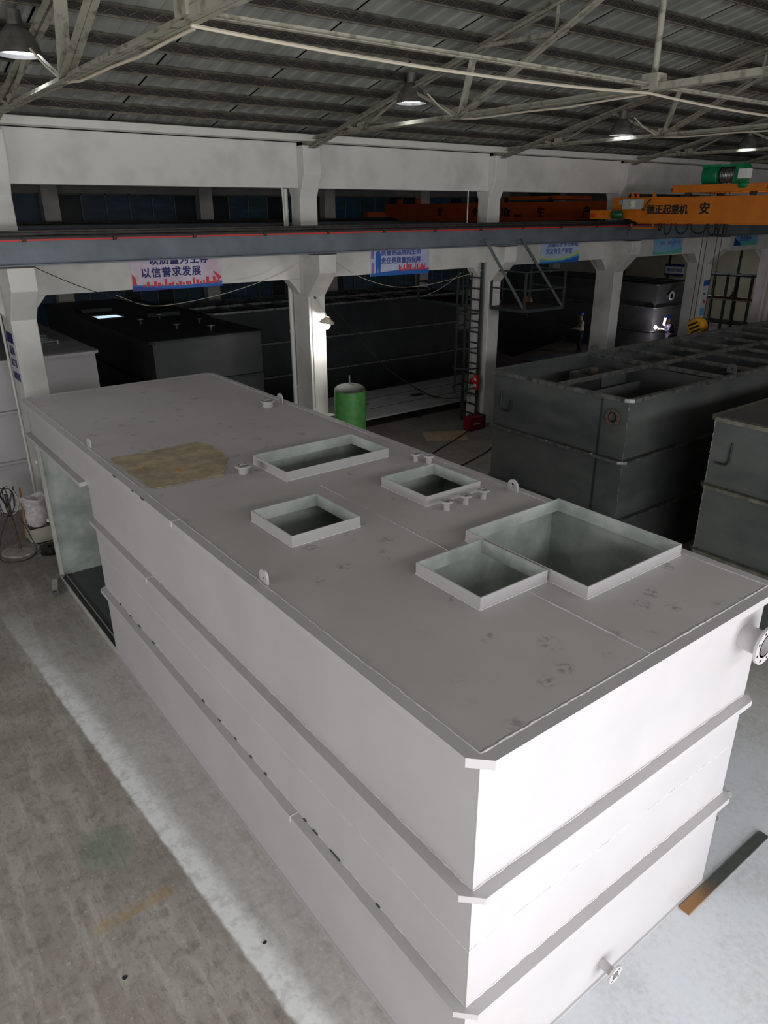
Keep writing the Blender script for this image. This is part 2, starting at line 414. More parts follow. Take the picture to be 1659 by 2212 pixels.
# ------------------------------------------------------------------ column row
COLX = {'A': .5, 'B': 7.12, 'C': 13.22, 'D': 19.07, 'E': 24.61, 'F': 30.1, 'G': 35.6, 'Z': -5.5}
CW, CY0, CY1 = .47, 13.24, 14.0
col_desc = {'A': 'white concrete column at the far left behind the grey tank',
 'B': 'white concrete column with the lit wall lamp beside the green cylinder',
 'C': 'white concrete column carrying the caged ladder',
 'D': 'white concrete column in the middle between the ladder column and the welder',
 'E': 'white concrete column behind the hanging crane hook',
 'F': 'white concrete column at the right edge of the picture',
 'G': 'white concrete column beyond the right edge near the beige wall', 'Z': 'white concrete column outside the left edge'}
COLS = {}
for k, x in COLX.items():
    t = thing('concrete_column', (x+CW/2, (CY0+CY1)/2, 0), col_desc[k], 'column', 'column row')
    MB().box((x, CY0, 0), (x+CW, CY1, 5.2)).build('lower_shaft', M_conc, t, bevel=.02)
    MB().prism([(CY0+.02,4.2),(12.69,4.79),(12.69,5.2),(CY0+.02,5.2)], 'x', x, x+CW).build('corbel', M_conc, t, bevel=.015)
    MB().prism([(CY1-.02,4.2),(14.55,4.79),(14.55,5.2),(CY1-.02,5.2)], 'x', x, x+CW).build('corbel', M_conc, t, bevel=.015)
    MB().prism([(13.43,5.2),(13.43,6.42),(13.2,6.9),(13.2,7.5),(14.04,7.5),(14.04,6.9),(13.85,6.42),(13.85,5.2)], 'x', x, x+CW).build('upper_shaft', M_conc, t, bevel=.02)
    COLS[k] = t
order = ['Z', 'A', 'B', 'C', 'D', 'E', 'F', 'G']
between = {'Z': 'left of the far left column', 'A': 'between the far left column and the lamp column', 'B': 'between the lamp column and the ladder column',
  'C': 'just right of the ladder column', 'D': 'between the ladder column bay and the crane hook column', 'E': 'right of the crane hook column', 'F': 'at the far right end'}
for i in range(len(order)-1):
    a = COLX[order[i]]+CW; b = COLX[order[i+1]]
    lo = MB(); lo.box((a, 13.58, 4.62), (b, 13.9, 5.46))
    for s_, e in ((a, .32), (b, -.32)):
        lo.prism([(s_, 4.62), (s_+e, 4.62), (s_, 4.25)], 'y', 13.58, 13.9)
    tag(lo.build('concrete_tie_beam', M_conc, bevel=.01), 'white lower concrete beam behind the crane rail, '+between[order[i]], 'beam', 'lower beams')
    tag(MB().box((a, 13.46, 6.62), (b, 13.82, 7.56)).build('concrete_eave_beam', M_conc, bevel=.012), 'deep white upper concrete beam under the roof, '+between[order[i]], 'beam', 'upper beams')

# ------------------------------------------------------------------ roof trusses over the near bay
def truss(x, label):
    t = thing('roof_truss', (x, 13.2, 7.5), label, 'truss', 'roof trusses')
    def m(name, p, q, w=.09, single=False):
        mb = MB()
        if single: mb.angle((x, *p), (x, *q), w)
        else:
            mb.angle((x-.04, *p), (x-.04, *q), w); mb.angle((x+.04, *p), (x+.04, *q), w)
        mb.build(name, M_truss, t)
    zt = lambda y: roof_z(y)-.33
    zb = 7.66; ry = RIDGE_Y; rz = zt(ry)
    m('top_chord', (13.35, zt(13.35)), (ry, rz), .115); m('top_chord', (-4.6, zt(-4.6)), (ry, rz), .115)
    m('bottom_chord', (13.3, zb), (ry, zb), .085); m('bottom_chord', (-4.4, zb), (ry, zb), .085)
    MB().box((x-.06, 13.12, 7.5), (x+.06, 13.5, 7.72)).build('end_plate', M_truss, t)
    MB().tube([(x, ry, zb), (x, ry, rz)], .045, 10).build('king_post', M_truss, t, smooth=True)
    MB().box((x-.11, ry-.12, zb-.02), (x+.11, ry+.12, zb+.16)).build('gusset_plate', M_truss, t)
    for s in (1, -1):
        f = (lambda y: y) if s > 0 else (lambda y: 2*ry-y)
        for p, q, w in (((11.3, zb), (11.85, zt(11.85)), .05), ((11.3, zb), (9.9, zt(9.9)), .06), ((8.35, zb), (9.75, zt(9.75)), .06),
                        ((8.35, zb), (8.05, zt(8.05)), .08), ((8.35, zb), (ry+.1, rz-.05), .09)):
            m('web_bar', (f(p[0]), p[1]), (f(q[0]), q[1]), w, w < .07)
        ym = 6.3; zm = zb+(rz-zb)*(8.35-ym)/(8.35-ry)
        m('web_bar', (f(ym), zm), (f(7.9), zt(7.9)), .06, True); m('web_bar', (f(ym), zm), (f(ym), zt(ym)), .06, True)
        for yy in (11.3, 8.35): MB().box((x-.012, f(yy)-.12, zb-.05), (x+.012, f(yy)+.12, zb+.14)).build('gusset_plate', M_truss, t)
    return t
TX_ = {'A': .73, 'B': 7.35, 'C': 13.45, 'D': 19.3, 'E': 24.85, 'F': 30.3}
tr_desc = {'A': 'pale steel roof truss at the far left with the nearest lamp', 'B': 'pale steel roof truss rising from the lamp column',
  'C': 'pale steel roof truss rising from the ladder column', 'D': 'pale steel roof truss above the orange crane end',
  'E': 'pale steel roof truss behind the green crane drum', 'F': 'pale steel roof truss farthest to the right'}
for k, x in TX_.items(): truss(x, tr_desc[k])
# longitudinal tie under the ridge, with the power cable clipped to it
ks = list(TX_.values())
tie = thing('ridge_tie', (15, RIDGE_Y, 7.6), 'long pale tie bar linking the roof trusses below the ridge', 'tie bar')
for i in range(len(ks)-1):
    a, b = ks[i], ks[i+1]
    MB().angle((a+.1, RIDGE_Y, 7.69), (b-.1, RIDGE_Y, 7.69), .06).build('tie_bar', M_truss, tie)
cb = MB()
for i in range(len(ks)-1):
    cb.tube(catenary((ks[i], RIDGE_Y+.05, 7.60), (ks[i+1], RIDGE_Y+.05, 7.60), .07), .018, 6)
tag(cb.build('power_cable', M_cable, smooth=True), 'pale power cable drooping along the tie bar under the ridge', 'cable')
for key, d in (('A', 'far left truss'), ('B', 'truss over the lamp column'), ('C', 'truss over the ladder column')):
    x = TX_[key]+.07
    pts = [(x, RIDGE_Y+.14, 7.60)]+[(x, y, 7.585+.012*math.sin(y*5)) for y in (5.2, 6, 6.8, 7.6, 8.0)]+[(x-.05, 8.45, 7.63), (x-.15, 8.8, 7.85), (x-.25, 9.0, 8.05)]
    tag(MB().tube(pts, .016, 6).build('lamp_cable', M_cable, smooth=True), 'pale lamp cable clipped along the bottom chord of the '+d, 'cable')

# ------------------------------------------------------------------ high-bay lamps
def highbay(x, y, z, label, r=.28, pw=60, top=None):
    t = thing('high_bay_lamp', (x, y, z), label, 'lamp', 'high-bay lamps')
    prof = [(r, 0), (r*.97, .06), (r*.86, .15), (r*.66, .25), (r*.42, .32), (r*.30, .34), (r*.30, .33), (r*.40, .30), (r*.62, .235), (r*.82, .145), (r*.94, .05), (r*.98, 0)]
    MB().lathe((x, y, z), (0,0,1), prof, 28).build('shade', M_lampshade, t, smooth=True)
    MB().lathe((x, y, z+.33), (0,0,1), [(.0, 0), (r*.33, 0), (r*.33, .17), (0, .17)], 20, False).build('ballast_housing', M_lampshade, t, smooth=True)
    MB().lathe((x, y, z+.05), (0,0,1), [(0, -.02), (r*.5, -.012), (r*.93, .0), (r*.93, .01), (0, .01)], 24, False).build('diffuser', M_lamp, t, smooth=True)
    MB().tube([(x, y, z+.5), (x, y, top or roof_z(y)-.46)], .012, 6).build('hanger', M_lampshade, t)
    d = bpy.data.lights.new('lamp_light', 'SPOT'); d.energy = pw; d.color = (.9, .95, 1); d.spot_size = 2.3; d.spot_blend = .8; d.shadow_soft_size = .2
    o = bpy.data.objects.new('lamp_light', d); COL.objects.link(o); o.parent = t; o.location = (0, 0, -.02)
highbay(.50, 9.34, 8.015, 'grey bell-shaped lamp, the one nearest the top left corner')
highbay(7.37, 9.70, 7.98, 'grey bell-shaped lamp hanging over the lamp column truss')
highbay(13.35, 9.36, 7.72, 'grey bell-shaped lamp to the upper left of the green crane drum', .27)
highbay(19.35, 9.52, 7.68, 'grey bell-shaped lamp directly above the green crane drum', .27)
highbay(34.5, 18.8, 7.4, 'added grey bell-shaped lamp, unseen in the far bay, lighting the beige wall', .28, 380, 9.02)  # added lamp out of view, brightens the beige wall

# ================================================================== MAIN GREY TANK
TX, TY, ZT, ZM, ZL, PF = 3.25, 10.64, 3.3, 2.234, 1.146, .09
T = thing('grey_steel_tank', (TX/2, TY/2, 0), 'huge pale grey primed steel tank with open hatches on top, nearest in view', 'tank')
g = .0008
def plate(name, a, b, m=M_primer): return box_obj(name, a, b, m, T)
# west wall plates (outer skin x = 0, 12 mm in)
for y0, y1 in ((0, 2.08), (2.08, 3.76), (3.76, 5.45), (5.45, 7.55)): plate('wall_plate', (0, max(y0, .0125)+g/2, ZM), (.012, y1-g/2, ZT-.01))
plate('wall_plate', (0, 7.55+g/2, 2.68), (.012, TY, ZT-.01))
for y0, y1 in ((0, 3.7), (3.7, 7.55)): plate('wall_plate', (0, max(y0, .0125)+g/2, 1.68), (.012, y1-g/2, ZM-g))
for y0, y1 in ((0, 2.1), (2.1, 4.6), (4.6, 7.55)): plate('wall_plate', (0, max(y0, .0125)+g/2, ZL), (.012, y1-g/2, 1.68-g))
for y0, y1 in ((0, 1.75), (1.75, 3.7), (3.7, 5.6), (5.6, 7.55)): plate('wall_plate', (0, max(y0, .0125)+g/2, .01), (.012, y1-g/2, ZL-g))
# south wall plates
for z0, z1 in ((.01, ZL), (ZL, 1.70), (1.70, ZM), (ZM, ZT-.01)): plate('wall_plate', (0.0, -.0, z0), (TX, .012, z1-g/2))
plate('wall_plate', (0, TY-.012, .01), (TX, TY, ZT-.01)); plate('wall_plate', (TX-.012, 0.012, .01), (TX, TY-.012, ZT-.01))
MB().box((-.02, -.02, 0), (TX+.02, TY+.02, .012)).build('base_plate', M_primer, T)
# pale coated inside
li = MB(); q = .014
li.box((q, q, .02), (TX-q, q+.006, 3.28)); li.box((TX-q-.006, q, .02), (TX-q, TY-q, 3.28)); li.box((q, TY-q-.006, .02), (TX-q, TY-q, 3.28)); li.box((q, q, .02), (q+.006, 7.53, 3.28))
li.box((q, 7.53, 2.7), (q+.006, TY-q, 3.28))
for yy in (2.24, 3.93, 5.48): li.box((q, yy, .02), (TX-q, yy+.012, 3.28))
li.build('inner_lining', M_zinc, T)
plate('room_partition', (.002, 7.54, .02), (TX-q, 7.56, 3.28), M_zinc)
plate('tank_floor', (q, q, .013), (TX-q, 7.5, .024), M_bare)
plate('room_floor', (.0, 7.57, .013), (TX-q, TY-q, .03), M_bare)
# top: two sheets with the hatch openings cut out
HATCH = [(1.41, 4.57, 2.85, 5.35), (2.17, 3.02, 2.92, 3.77), (.565, 3.02, 1.31, 3.78), (1.125, 1.16, 1.87, 1.91), (1.91, .77, 3.19, 2.14)]
def top_sheet(x0, x1, y0, y1):
    xs = sorted({x0, x1}|{v for h in HATCH for v in (h[0], h[2]) if x0 < v < x1}); ys = sorted({y0, y1}|{v for h in HATCH for v in (h[1], h[3]) if y0 < v < y1})
    idx = {}; vs = []; fs = []
    def vi(i, j, k):
        if (i, j, k) not in idx: idx[(i, j, k)] = len(vs); vs.append((xs[i], ys[j], ZT-.01*k))
        return idx[(i, j, k)]
    solid = {}
    for i in range(len(xs)-1):
        for j in range(len(ys)-1):
            cx, cy = (xs[i]+xs[i+1])/2, (ys[j]+ys[j+1])/2
            solid[(i, j)] = not any(h[0] < cx < h[2] and h[1] < cy < h[3] for h in HATCH)
    for (i, j), s in solid.items():
        if not s: continue
        for k in (0, 1): fs.append((vi(i,j,k), vi(i+1,j,k), vi(i+1,j+1,k), vi(i,j+1,k)))
        for di, dj, e in ((-1,0,((0,0),(0,1))), (1,0,((1,0),(1,1))), (0,-1,((0,0),(1,0))), (0,1,((0,1),(1,1)))):
            if not solid.get((i+di, j+dj), False):
                (a, b), (c, d) = e; fs.append((vi(i+a,j+b,0), vi(i+c,j+d,0), vi(i+c,j+d,1), vi(i+a,j+b,1)))
    m = MB(); m.add(vs, fs); return m

def smudged_top():
    m = mat('sheet_top_with_footprints', (188,181,181), .5, var=.05, scale=.9); nt = m.node_tree; N = nt.nodes; L = nt.links; b = N['Principled BSDF']
    pos = N.new('ShaderNodeNewGeometry').outputs['Position']
    prev = b.inputs['Base Color'].links[0].from_socket
    vo = N.new('ShaderNodeTexVoronoi'); vo.inputs['Scale'].default_value = 3.4; vo.inputs['Randomness'].default_value = 1.0
    nz = N.new('ShaderNodeTexNoise'); nz.inputs['Scale'].default_value = 22; nz.inputs['Detail'].default_value = 5
    ms = N.new('ShaderNodeTexNoise'); ms.inputs['Scale'].default_value = .75; ms.inputs['Detail'].default_value = 2
    for n in (vo, nz, ms): L.new(pos, n.inputs['Vector'])
    def mr(s, a, bb):
        n = N.new('ShaderNodeMapRange'); n.interpolation_type = 'SMOOTHSTEP'; L.new(s, n.inputs[0]); n.inputs[1].default_value = a; n.inputs[2].default_value = bb; return n.outputs[0]
    def mu(a, c):
        n = N.new('ShaderNodeMath'); n.operation = 'MULTIPLY'; L.new(a, n.inputs[0])
        if isinstance(c, float): n.inputs[1].default_value = c
        else: L.new(c, n.inputs[1])
        return n.outputs[0]
    spot = mu(mu(mr(vo.outputs['Distance'], .34, .16), mr(nz.outputs['Fac'], .47, .6)), mr(ms.outputs['Fac'], .42, .55))
    mx = N.new('ShaderNodeMix'); mx.data_type = 'RGBA'; L.new(mu(spot, .5), mx.inputs[0]); L.new(prev, mx.inputs[6]); mx.inputs[7].default_value = lin((92,86,84))
    L.new(mx.outputs[2], b.inputs['Base Color']); return m
M_top = smudged_top()
SEAM = 1.635
top_sheet(0, SEAM-.0005, 0, 4.24).build('top_sheet', M_top, T); top_sheet(SEAM+.0005, TX, 0, 4.24).build('top_sheet', M_top, T)
top_sheet(0, TX, 4.241, 7.6).build('top_sheet', M_top, T); top_sheet(0, TX, 7.601, TY).build('top_sheet', M_top, T)
# stiffener rings
def ring(parent, x0, y0, x1, y1, z0, z1, p, m, sides='wsen', name='flange_bar', cut=None):
    c = .03; e = .03
    P_ = {'w': [(x0,y0),(x0-e,y0-e),(x0-p,y0+c),(x0-p,y1-c),(x0-e,y1+e),(x0,y1)],
          'e': [(x1,y0),(x1+e,y0-e),(x1+p,y0+c),(x1+p,y1-c),(x1+e,y1+e),(x1,y1)],
          's': [(x0,y0),(x0-e,y0-e),(x0+c,y0-p),(x1-c,y0-p),(x1+e,y0-e),(x1,y0)],
          'n': [(x0,y1),(x0-e,y1+e),(x0+c,y1+p),(x1-c,y1+p),(x1+e,y1+e),(x1,y1)]}
    if cut: P_['w'] = [(x0,y0),(x0-e,y0-e),(x0-p,y0+c),(x0-p,cut-.07),(x0,cut)]
    for s in sides: MB().prism(P_[s], 'z', z0, z1).build(name, m, parent)
ring(T, 0, 0, TX, TY, ZT-.065, ZT+.002, PF, M_primer, name='rim_bar')
ring(T, 0, 0, TX, TY, ZM-.055, ZM, PF, M_primer, cut=7.52)
ring(T, 0, 0, TX, TY, ZL-.055, ZL, PF, M_primer, cut=7.56)
plate('lintel_bar', (-.09, 7.65, 2.66), (0, TY+.06, 2.72))
# equipment-room posts and sill channel
M_post = mat('pale_frame_paint', (190,190,180), .5, rgb2=(160,160,150), scale=3)
pm = MB(); pm.box((-.0, TY-.10, .02), (.05, TY-.0, 2.68)); pm.box((.05, TY-.10, .02), (.058, TY-.02, 2.68)); pm.build('corner_post', M_post, T)
sc_ = MB(); sc_.box((-.01, 7.5, 0.012), (.1, TY, .022)); sc_.box((-.012, 7.5, .012), (-.002, TY, .10)); sc_.box((.09, 7.57, .012), (.1, TY, .07)); sc_.build('sill_channel', M_post, T)
# hatch coamings: upstand plates, coated inside
for hx0, hy0, hx1, hy1 in HATCH:
    z0, z1, w = ZT-.02, ZT+.11, .01
    m = MB()
    m.box((hx0-w, hy0-w, ZT), (hx1+w, hy0, z1)); m.box((hx0-w, hy1, ZT), (hx1+w, hy1+w, z1)); m.box((hx0-w, hy0, ZT), (hx0, hy1, z1)); m.box((hx1, hy0, ZT), (hx1+w, hy1, z1))
    i = .003
    m.box((hx0, hy0, z0), (hx1, hy0+i, z1-.002), 1); m.box((hx0, hy1-i, z0), (hx1, hy1, z1-.002), 1); m.box((hx0, hy0+i, z0), (hx0+i, hy1-i, z1-.002), 1); m.box((hx1-i, hy0+i, z0), (hx1, hy1-i, z1-.002), 1)
    co = m.build('hatch_coaming', [M_primer, M_zinc], T)
    wb = MB()
    for a, b in (((hx0-w, hy0-w), (hx1+w, hy0-w)), ((hx0-w, hy0-w), (hx0-w, hy1+w)), ((hx1+w, hy0-w), (hx1+w, hy1+w)), ((hx0-w, hy1+w), (hx1+w, hy1+w))):
        wb.bar((a[0], a[1], ZT+.002), (b[0], b[1], ZT+.002), .014, .014)
    wb.build('weld_seam', M_weld, co)
# weld beads on the top and walls
def bead(p, q, r=.007, step=.05, jit=.004, parent=T, m=None):
    p = Vector(p); q = Vector(q); n = max(2, int((q-p).length/step))
    pts = [p.lerp(q, i/n)+Vector((random.uniform(-jit, jit), random.uniform(-jit, jit), 0)) for i in range(n+1)]
    MB().tube(pts, r, 5, rs=[r*random.uniform(.6, 1.25) for _ in pts]).build('weld_seam', m or M_weld, parent)
bead((.005, .01, ZT), (.005, TY, ZT), .006); bead((.01, .006, ZT), (TX, .006, ZT), .009, .03, .0025); bead((TX-.005, .01, ZT), (TX-.005, TY, ZT), .006)
bead((SEAM, .01, ZT), (SEAM, 1.15, ZT), .006); bead((SEAM, 1.92, ZT), (SEAM, 4.24, ZT), .005)
bead((0, 0, 1.68), (0, 7.52, 1.69), .004, .06, .002); bead((0, 0, 1.70), (TX, 0, 1.70), .004, .06, .002)
bead((-.0, .01, ZM+.003), (-.0, 7.5, ZM+.003), .006); bead((.0, 0, ZM+.003), (TX, 0, ZM+.003), .006)
bead((-.0, .01, ZL+.003), (-.0, 7.5, ZL+.003), .005); bead((.0, 0, ZL+.003), (TX, 0, ZL+.003), .006)
for zz, yy in ((ZT, 4.26), (ZM, 5.31), (ZL, 2.18)):
    MB().box((-PF-.003, yy-.006, zz-.057), (-.0, yy+.006, zz+.005)).build('weld_seam', M_weld, T)
for yy, ln in ((6.88,.05),(6.48,.05),(6.16,.08),(5.67,.09),(4.19,.06),(3.78,.05),(3.41,.05),(3.08,.05),(2.78,.05),(2.06,.05),(1.89,.08),(1.58,.15),(.98,.05)):
    MB().box((-.014, yy-ln/2, ZL-.002), (-.002, yy+ln/2, ZL+.008)).build('bare_weld_gap', M_bare, T)
for yy, ln in ((5.05, .12), (5.35, .05), (5.95, .1)):
    MB().box((-PF-.002, yy-ln/2, ZT-.012), (-PF+.006, yy+ln/2, ZT+.003)).build('bare_weld_gap', M_bare, T)
# nozzles
def nozzle(parent, base, axis, rp, rf, ln, m=None, fm=None, bolts=4, ft=.018):
    m = m or M_primer; fm = fm or m
    p = MB().lathe(base, axis, [(rp, -.005), (rp, ln), (rp*.84, ln), (rp*.84, -.005)], 24).build('nozzle_pipe', m, parent, smooth=True)
    f = MB().lathe(base, axis, [(rf, ln-ft), (rf, ln), (rp*.84, ln), (rp*.84, ln-ft)], 28).build('nozzle_flange', fm, p, smooth=True)
    d = Vector(axis).normalized(); a = Vector((0,0,1)) if abs(d.z) < .9 else Vector((1,0,0)); e1 = d.cross(a).normalized(); e2 = d.cross(e1)
    b = MB()
    for i in range(bolts):
        t = 2*PI*(i+.5)/bolts; c = Vector(base)+d*(ln+.0008)+(e1*math.cos(t)+e2*math.sin(t))*(rp+rf)/2
        b.lathe(c, axis, [(0, 0), ((rf-rp)*.22, 0)], 8, False)
    b.build('bolt_hole', M_black, p)['kind'] = 'stuff'
nozzle(T, (1.15, 5.12, ZT), (0,0,1), .058, .098, .10)
nozzle(T, (2.90, 7.72, ZT), (0,0,1), .085, .11, .10)
nozzle(T, (3.02, 4.22, ZT), (0,0,1), .03, .062, .10); nozzle(T, (3.10, 4.07, ZT), (0,0,1), .035, .066, .10)
for xx in (2.27, 2.53, 2.79): nozzle(T, (xx, 2.82, ZT), (0,0,1), .032, .068, .105)
nozzle(T, (2.985, 0, 2.93), (0,-1,0), .105, .165, .19, bolts=8, ft=.022)
nozzle(T, (1.62, 0, .22), (0,-1,0), .04, .082, .15)
# lifting lugs
def lug(parent, p, r=.075, t=.022, m=None, rot=0):
    n = 18; o = []; i_ = []
    pts_o = [(-r, 0), (-r, r*.9)]+[(-r*math.cos(a), r*.9+r*math.sin(a)) for a in [PI*k/12 for k in range(1, 12)]]+[(r, r*.9), (r, 0)]
    N_ = len(pts_o); cz = r*.95; ri = r*.42
    vs = []
    for s in (-t/2, t/2):
        for (y, z) in pts_o: vs.append((s, y, z))
        for (y, z) in pts_o:
            a = math.atan2(z-cz, y); vs.append((s, ri*math.cos(a), cz+ri*math.sin(a)))
    fs = []
    for k in range(N_):
        k2 = (k+1) % N_
        fs += [(k, k2, N_+k2, N_+k), (2*N_+k, 3*N_+k, 3*N_+k2, 2*N_+k2), (k, 2*N_+k, 2*N_+k2, k2), (N_+k, N_+k2, 3*N_+k2, 3*N_+k)]
    c, s = math.cos(rot), math.sin(rot)
    MB().add([(p[0]+x*c-y*s, p[1]+x*s+y*c, p[2]+z) for x, y, z in vs], fs).build('lifting_lug', m or M_primer, parent)
lug(T, (.03, 2.57, ZT), .062, rot=.0); lug(T, (.03, 7.28, ZT), .062); lug(T, (3.2, 2.78, ZT), .07); lug(T, (3.2, 7.85, ZT), .075)

# cardboard sheet lying on the tank
def cardboard(name, pts, z, m, label, notch=True):
    random.seed(3); out = []
    for i in range(len(pts)):
        p = Vector(pts[i]+(0,)); q_ = Vector(pts[(i+1) % len(pts)]+(0,)); n = max(2, int((q_-p).length/.11)); nr = (q_-p).normalized().cross(Vector((0,0,1)))
        for k in range(n):
            out.append(p.lerp(q_, k/n)+nr*random.uniform(-.018, .018))
    return tag(MB().prism([(v.x, v.y) for v in out], 'z', z, z+.006).build(name, m), label, 'cardboard')
cardboard('cardboard_sheet', [(.09, 5.25), (.55, 5.2), (.56, 5.24), (.93, 5.17), (.95, 5.3), (1.02, 5.33), (1.1, 5.5), (1.25, 5.75), (1.3, 6.3), (1.22, 6.62), (.65, 6.58), (.08, 6.62)], ZT+.004, M_card, 'stained brown cardboard sheet lying on top of the grey tank')
flap = MB()
for (x, y, a) in ((.52, 5.62, .3), (.24, 5.9, 1.1)):
    flap.prism([(x, y), (x+.13*math.cos(a), y+.13*math.sin(a)), (x+.1*math.cos(a+.5), y+.1*math.sin(a+.5))], 'z', ZT+.012, ZT+.02)
flap.build('torn_flap', mat('fresh_torn_cardboard', (190,138,84), .9, var=.1), bpy.data.objects['cardboard_sheet'])

# ================================================================== OTHER TANKS
def steel_tank(name, label, x0, y0, x1, y1, h, m, open_top, rim_m=None, cross=(), mid=None, p=.085, sides='wsen', extra_seams=()):
    t = thing(name, ((x0+x1)/2, (y0+y1)/2, 0), label, 'tank'); w = .012; rim_m = rim_m or m
    lv = [0.0, ZL*h/ZT, ZM*h/ZT, h]
    for k in range(3):
        z0, z1 = lv[k]+.004, lv[k+1]-.004
        for a, b in (((x0,y0),(x0+w,y1)), ((x1-w,y0),(x1,y1)), ((x0+w,y0),(x1-w,y0+w)), ((x0+w,y1-w),(x1-w,y1))):
            MB().box((a[0],a[1],z0), (b[0],b[1],z1)).build('wall_plate', m, t)
    ring(t, x0, y0, x1, y1, h-.06, h, p, rim_m, sides, 'rim_bar')
    for z in lv[1:3]: ring(t, x0, y0, x1, y1, z-.05, z, p, rim_m, sides)
    if open_top:
        MB().box((x0+w, y0+w, .005), (x1-w, y1-w, .02)).build('floor_plate', m, t)
        for cx in cross: MB().box((cx-.035, y0+w, h-.07), (cx+.035, y1-w, h)).build('cross_bar', rim_m, t)
        if mid:
            c = [x0+w]+list(cross)+[x1-w]
            for i in range(len(c)-1): MB().box((c[i]+.036, mid-.035, h-.07), (c[i+1]-.036, mid+.035, h)).build('middle_bar', rim_m, t)
    else:
        MB().box((x0, y0, h-.008), (x1, y1, h+.003)).build('top_sheet', m, t)
    return t
# open dark tank at the right
OT = steel_tank('open_steel_tank', 'open-topped dark steel tank with a grid of top bars, right of centre', 7.78, 4.53, 26.0, 7.55, 3.3, M_dark, True, mat('dull_ground_edge', (116,118,114), .4, .5, rgb2=(70,72,70), scale=8), cross=[10.66+1.06*i for i in range(14)], mid=6.02)
for cx in (10.66, 13.84, 17.02, 20.2): MB().box((cx-.006, 4.55, .03), (cx+.006, 7.53, 3.2)).build('partition_plate', M_dark, OT)
ib = MB()
for a, b in (((9.5,6.36),(10.33,6.37)), ((9.5,7.15),(10.33,7.16)), ((9.5,6.36),(9.51,7.16)), ((10.32,6.36),(10.33,7.16))): ib.box((a[0],a[1],2.0), (b[0],b[1],3.1))
ib.build('inner_box', M_dark, OT)
MB().box((8.3, 6.02, 2.3), (10.3, 6.03, 3.0)).build('inner_baffle', M_dark, OT)
MB().tube([(9.95, 6.9, 2.2), (9.95, 6.9, 3.16)], .09, 16).build('inner_pipe', M_rust, OT, smooth=True)
nozzle(OT, (7.78, 4.79, 2.94), (-1,0,0), .085, .14, .04, M_rust, M_rust, bolts=8)
MB().box((7.772, 5.02, ZL+.0), (7.781, 5.06, 3.2)).build('weld_strip', M_darker, OT)
MB().tube([(7.77, 7.35, 2.9), (7.755, 7.35, 2.62), (7.755, 7.30, 2.56), (7.755, 7.12, 2.56), (7.755, 7.08, 2.62), (7.77, 7.08, 2.78)], .018, 8).build('u_bend_mark', M_darker, OT, smooth=True)
for yy, r_ in ((4.62, 3.2), (9, 0)):
    if r_: bead((7.79, 4.525, .05), (7.79, 4.525, 3.2), .006, .05, .004, OT, M_edge)
for y_ in (4.62, 5.1, 5.6, 6.1, 6.6, 7.0, 7.4):
    MB().box((7.692, y_-.02, ZM+.0005), (7.71, y_+.02, ZM+.004)).build('ground_spot', M_white if y_ > 5 and y_ < 6.5 else M_edge, OT)
lug(OT, (10.7, 7.5, 3.3), .09, m=M_dark); lug(OT, (11.0, 4.58, 3.3), .09, m=M_dark)
# closed dark tank at the right edge
CT = steel_tank('closed_steel_tank', 'dark steel tank with a closed top at the right edge', 7.9, -.2, 18.0, 3.1, 3.3, M_dark, False, mat('olive_ground_edge', (116,114,98), .5, .3, rgb2=(84,84,76), scale=6))
bead((7.895, 3.1, .05), (7.895, 3.1, 3.22), .009, .03, .006, CT, M_edge)
MB().tube([(7.89, 2.78, 2.95), (7.875, 2.78, 2.66), (7.875, 2.82, 2.60), (7.875, 2.98, 2.60)], .016, 8).build('u_bend_mark', M_darker, CT, smooth=True)
# far bay
M_dim = mat('dusty_black_steel', (66,66,66), .5, .2, rgb2=(46,48,50), scale=.8)
FT = steel_tank('open_steel_tank', 'long open-topped dark steel tank behind the green cylinder in the far bay', 7.0, 18.75, 17.2, 21.95, 3.3, M_darker, True, M_edge, cross=[8.0+1.02*i for i in range(9)], mid=20.4)
LT = steel_tank('closed_steel_tank', 'dark closed tank with a glowing plate as hatch light in the far bay at left', 3.75, 14.85, 6.62, 24.5, 3.3, M_dim, False, M_darker)
for yy in (17.2, 19.9): bead((3.8, yy, 3.305), (6.58, yy, 3.305), .008, .06, .003, LT, M_darker)
for x, y in ((5.6, 15.6), (5.0, 16.4), (5.9, 17.0), (4.6, 17.9), (5.4, 18.6)): nozzle(LT, (x, y, 3.3), (0,0,1), .04, .1, .14, M_dim, M_edge)
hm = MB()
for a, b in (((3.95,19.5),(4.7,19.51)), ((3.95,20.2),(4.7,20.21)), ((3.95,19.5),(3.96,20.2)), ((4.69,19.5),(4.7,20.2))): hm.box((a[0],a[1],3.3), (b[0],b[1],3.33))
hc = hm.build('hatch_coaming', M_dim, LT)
MB().box((3.97, 19.52, 3.304), (4.68, 20.19, 3.31)).build('hatch_glow_plate', mat('hatch_glow_emission', (210,225,240), .6, var=0, emit=(190,215,240), estr=1.3), LT)  # glowing plate stands in for lamplight inside the tank, no hole is cut
for a, b in (((4.0,21.2),(4.9,22.0)), ((5.2,19.0),(6.2,20.1))):
    MB().box((a[0],a[1],3.3), (b[0],b[1],3.42)).build('hatch_lid', M_darker, LT, bevel=.01)
GT = steel_tank('grey_closed_tank', 'grey painted closed tank behind the far left column', -.8, 14.55, 2.32, 20.4, 3.3, M_primer, False)
RT = steel_tank('open_steel_tank', 'dark open tank with a white nozzle where the welder works, far right bay', 27.5, 17.0, 30.6, 27.0, 3.08, M_dark, True, M_edge, cross=(), mid=None)
for i in range(9): MB().box((27.52, 17.9+i*1.0, 3.0), (30.58, 17.97+i*1.0, 3.08)).build('cross_bar', M_dim, RT)
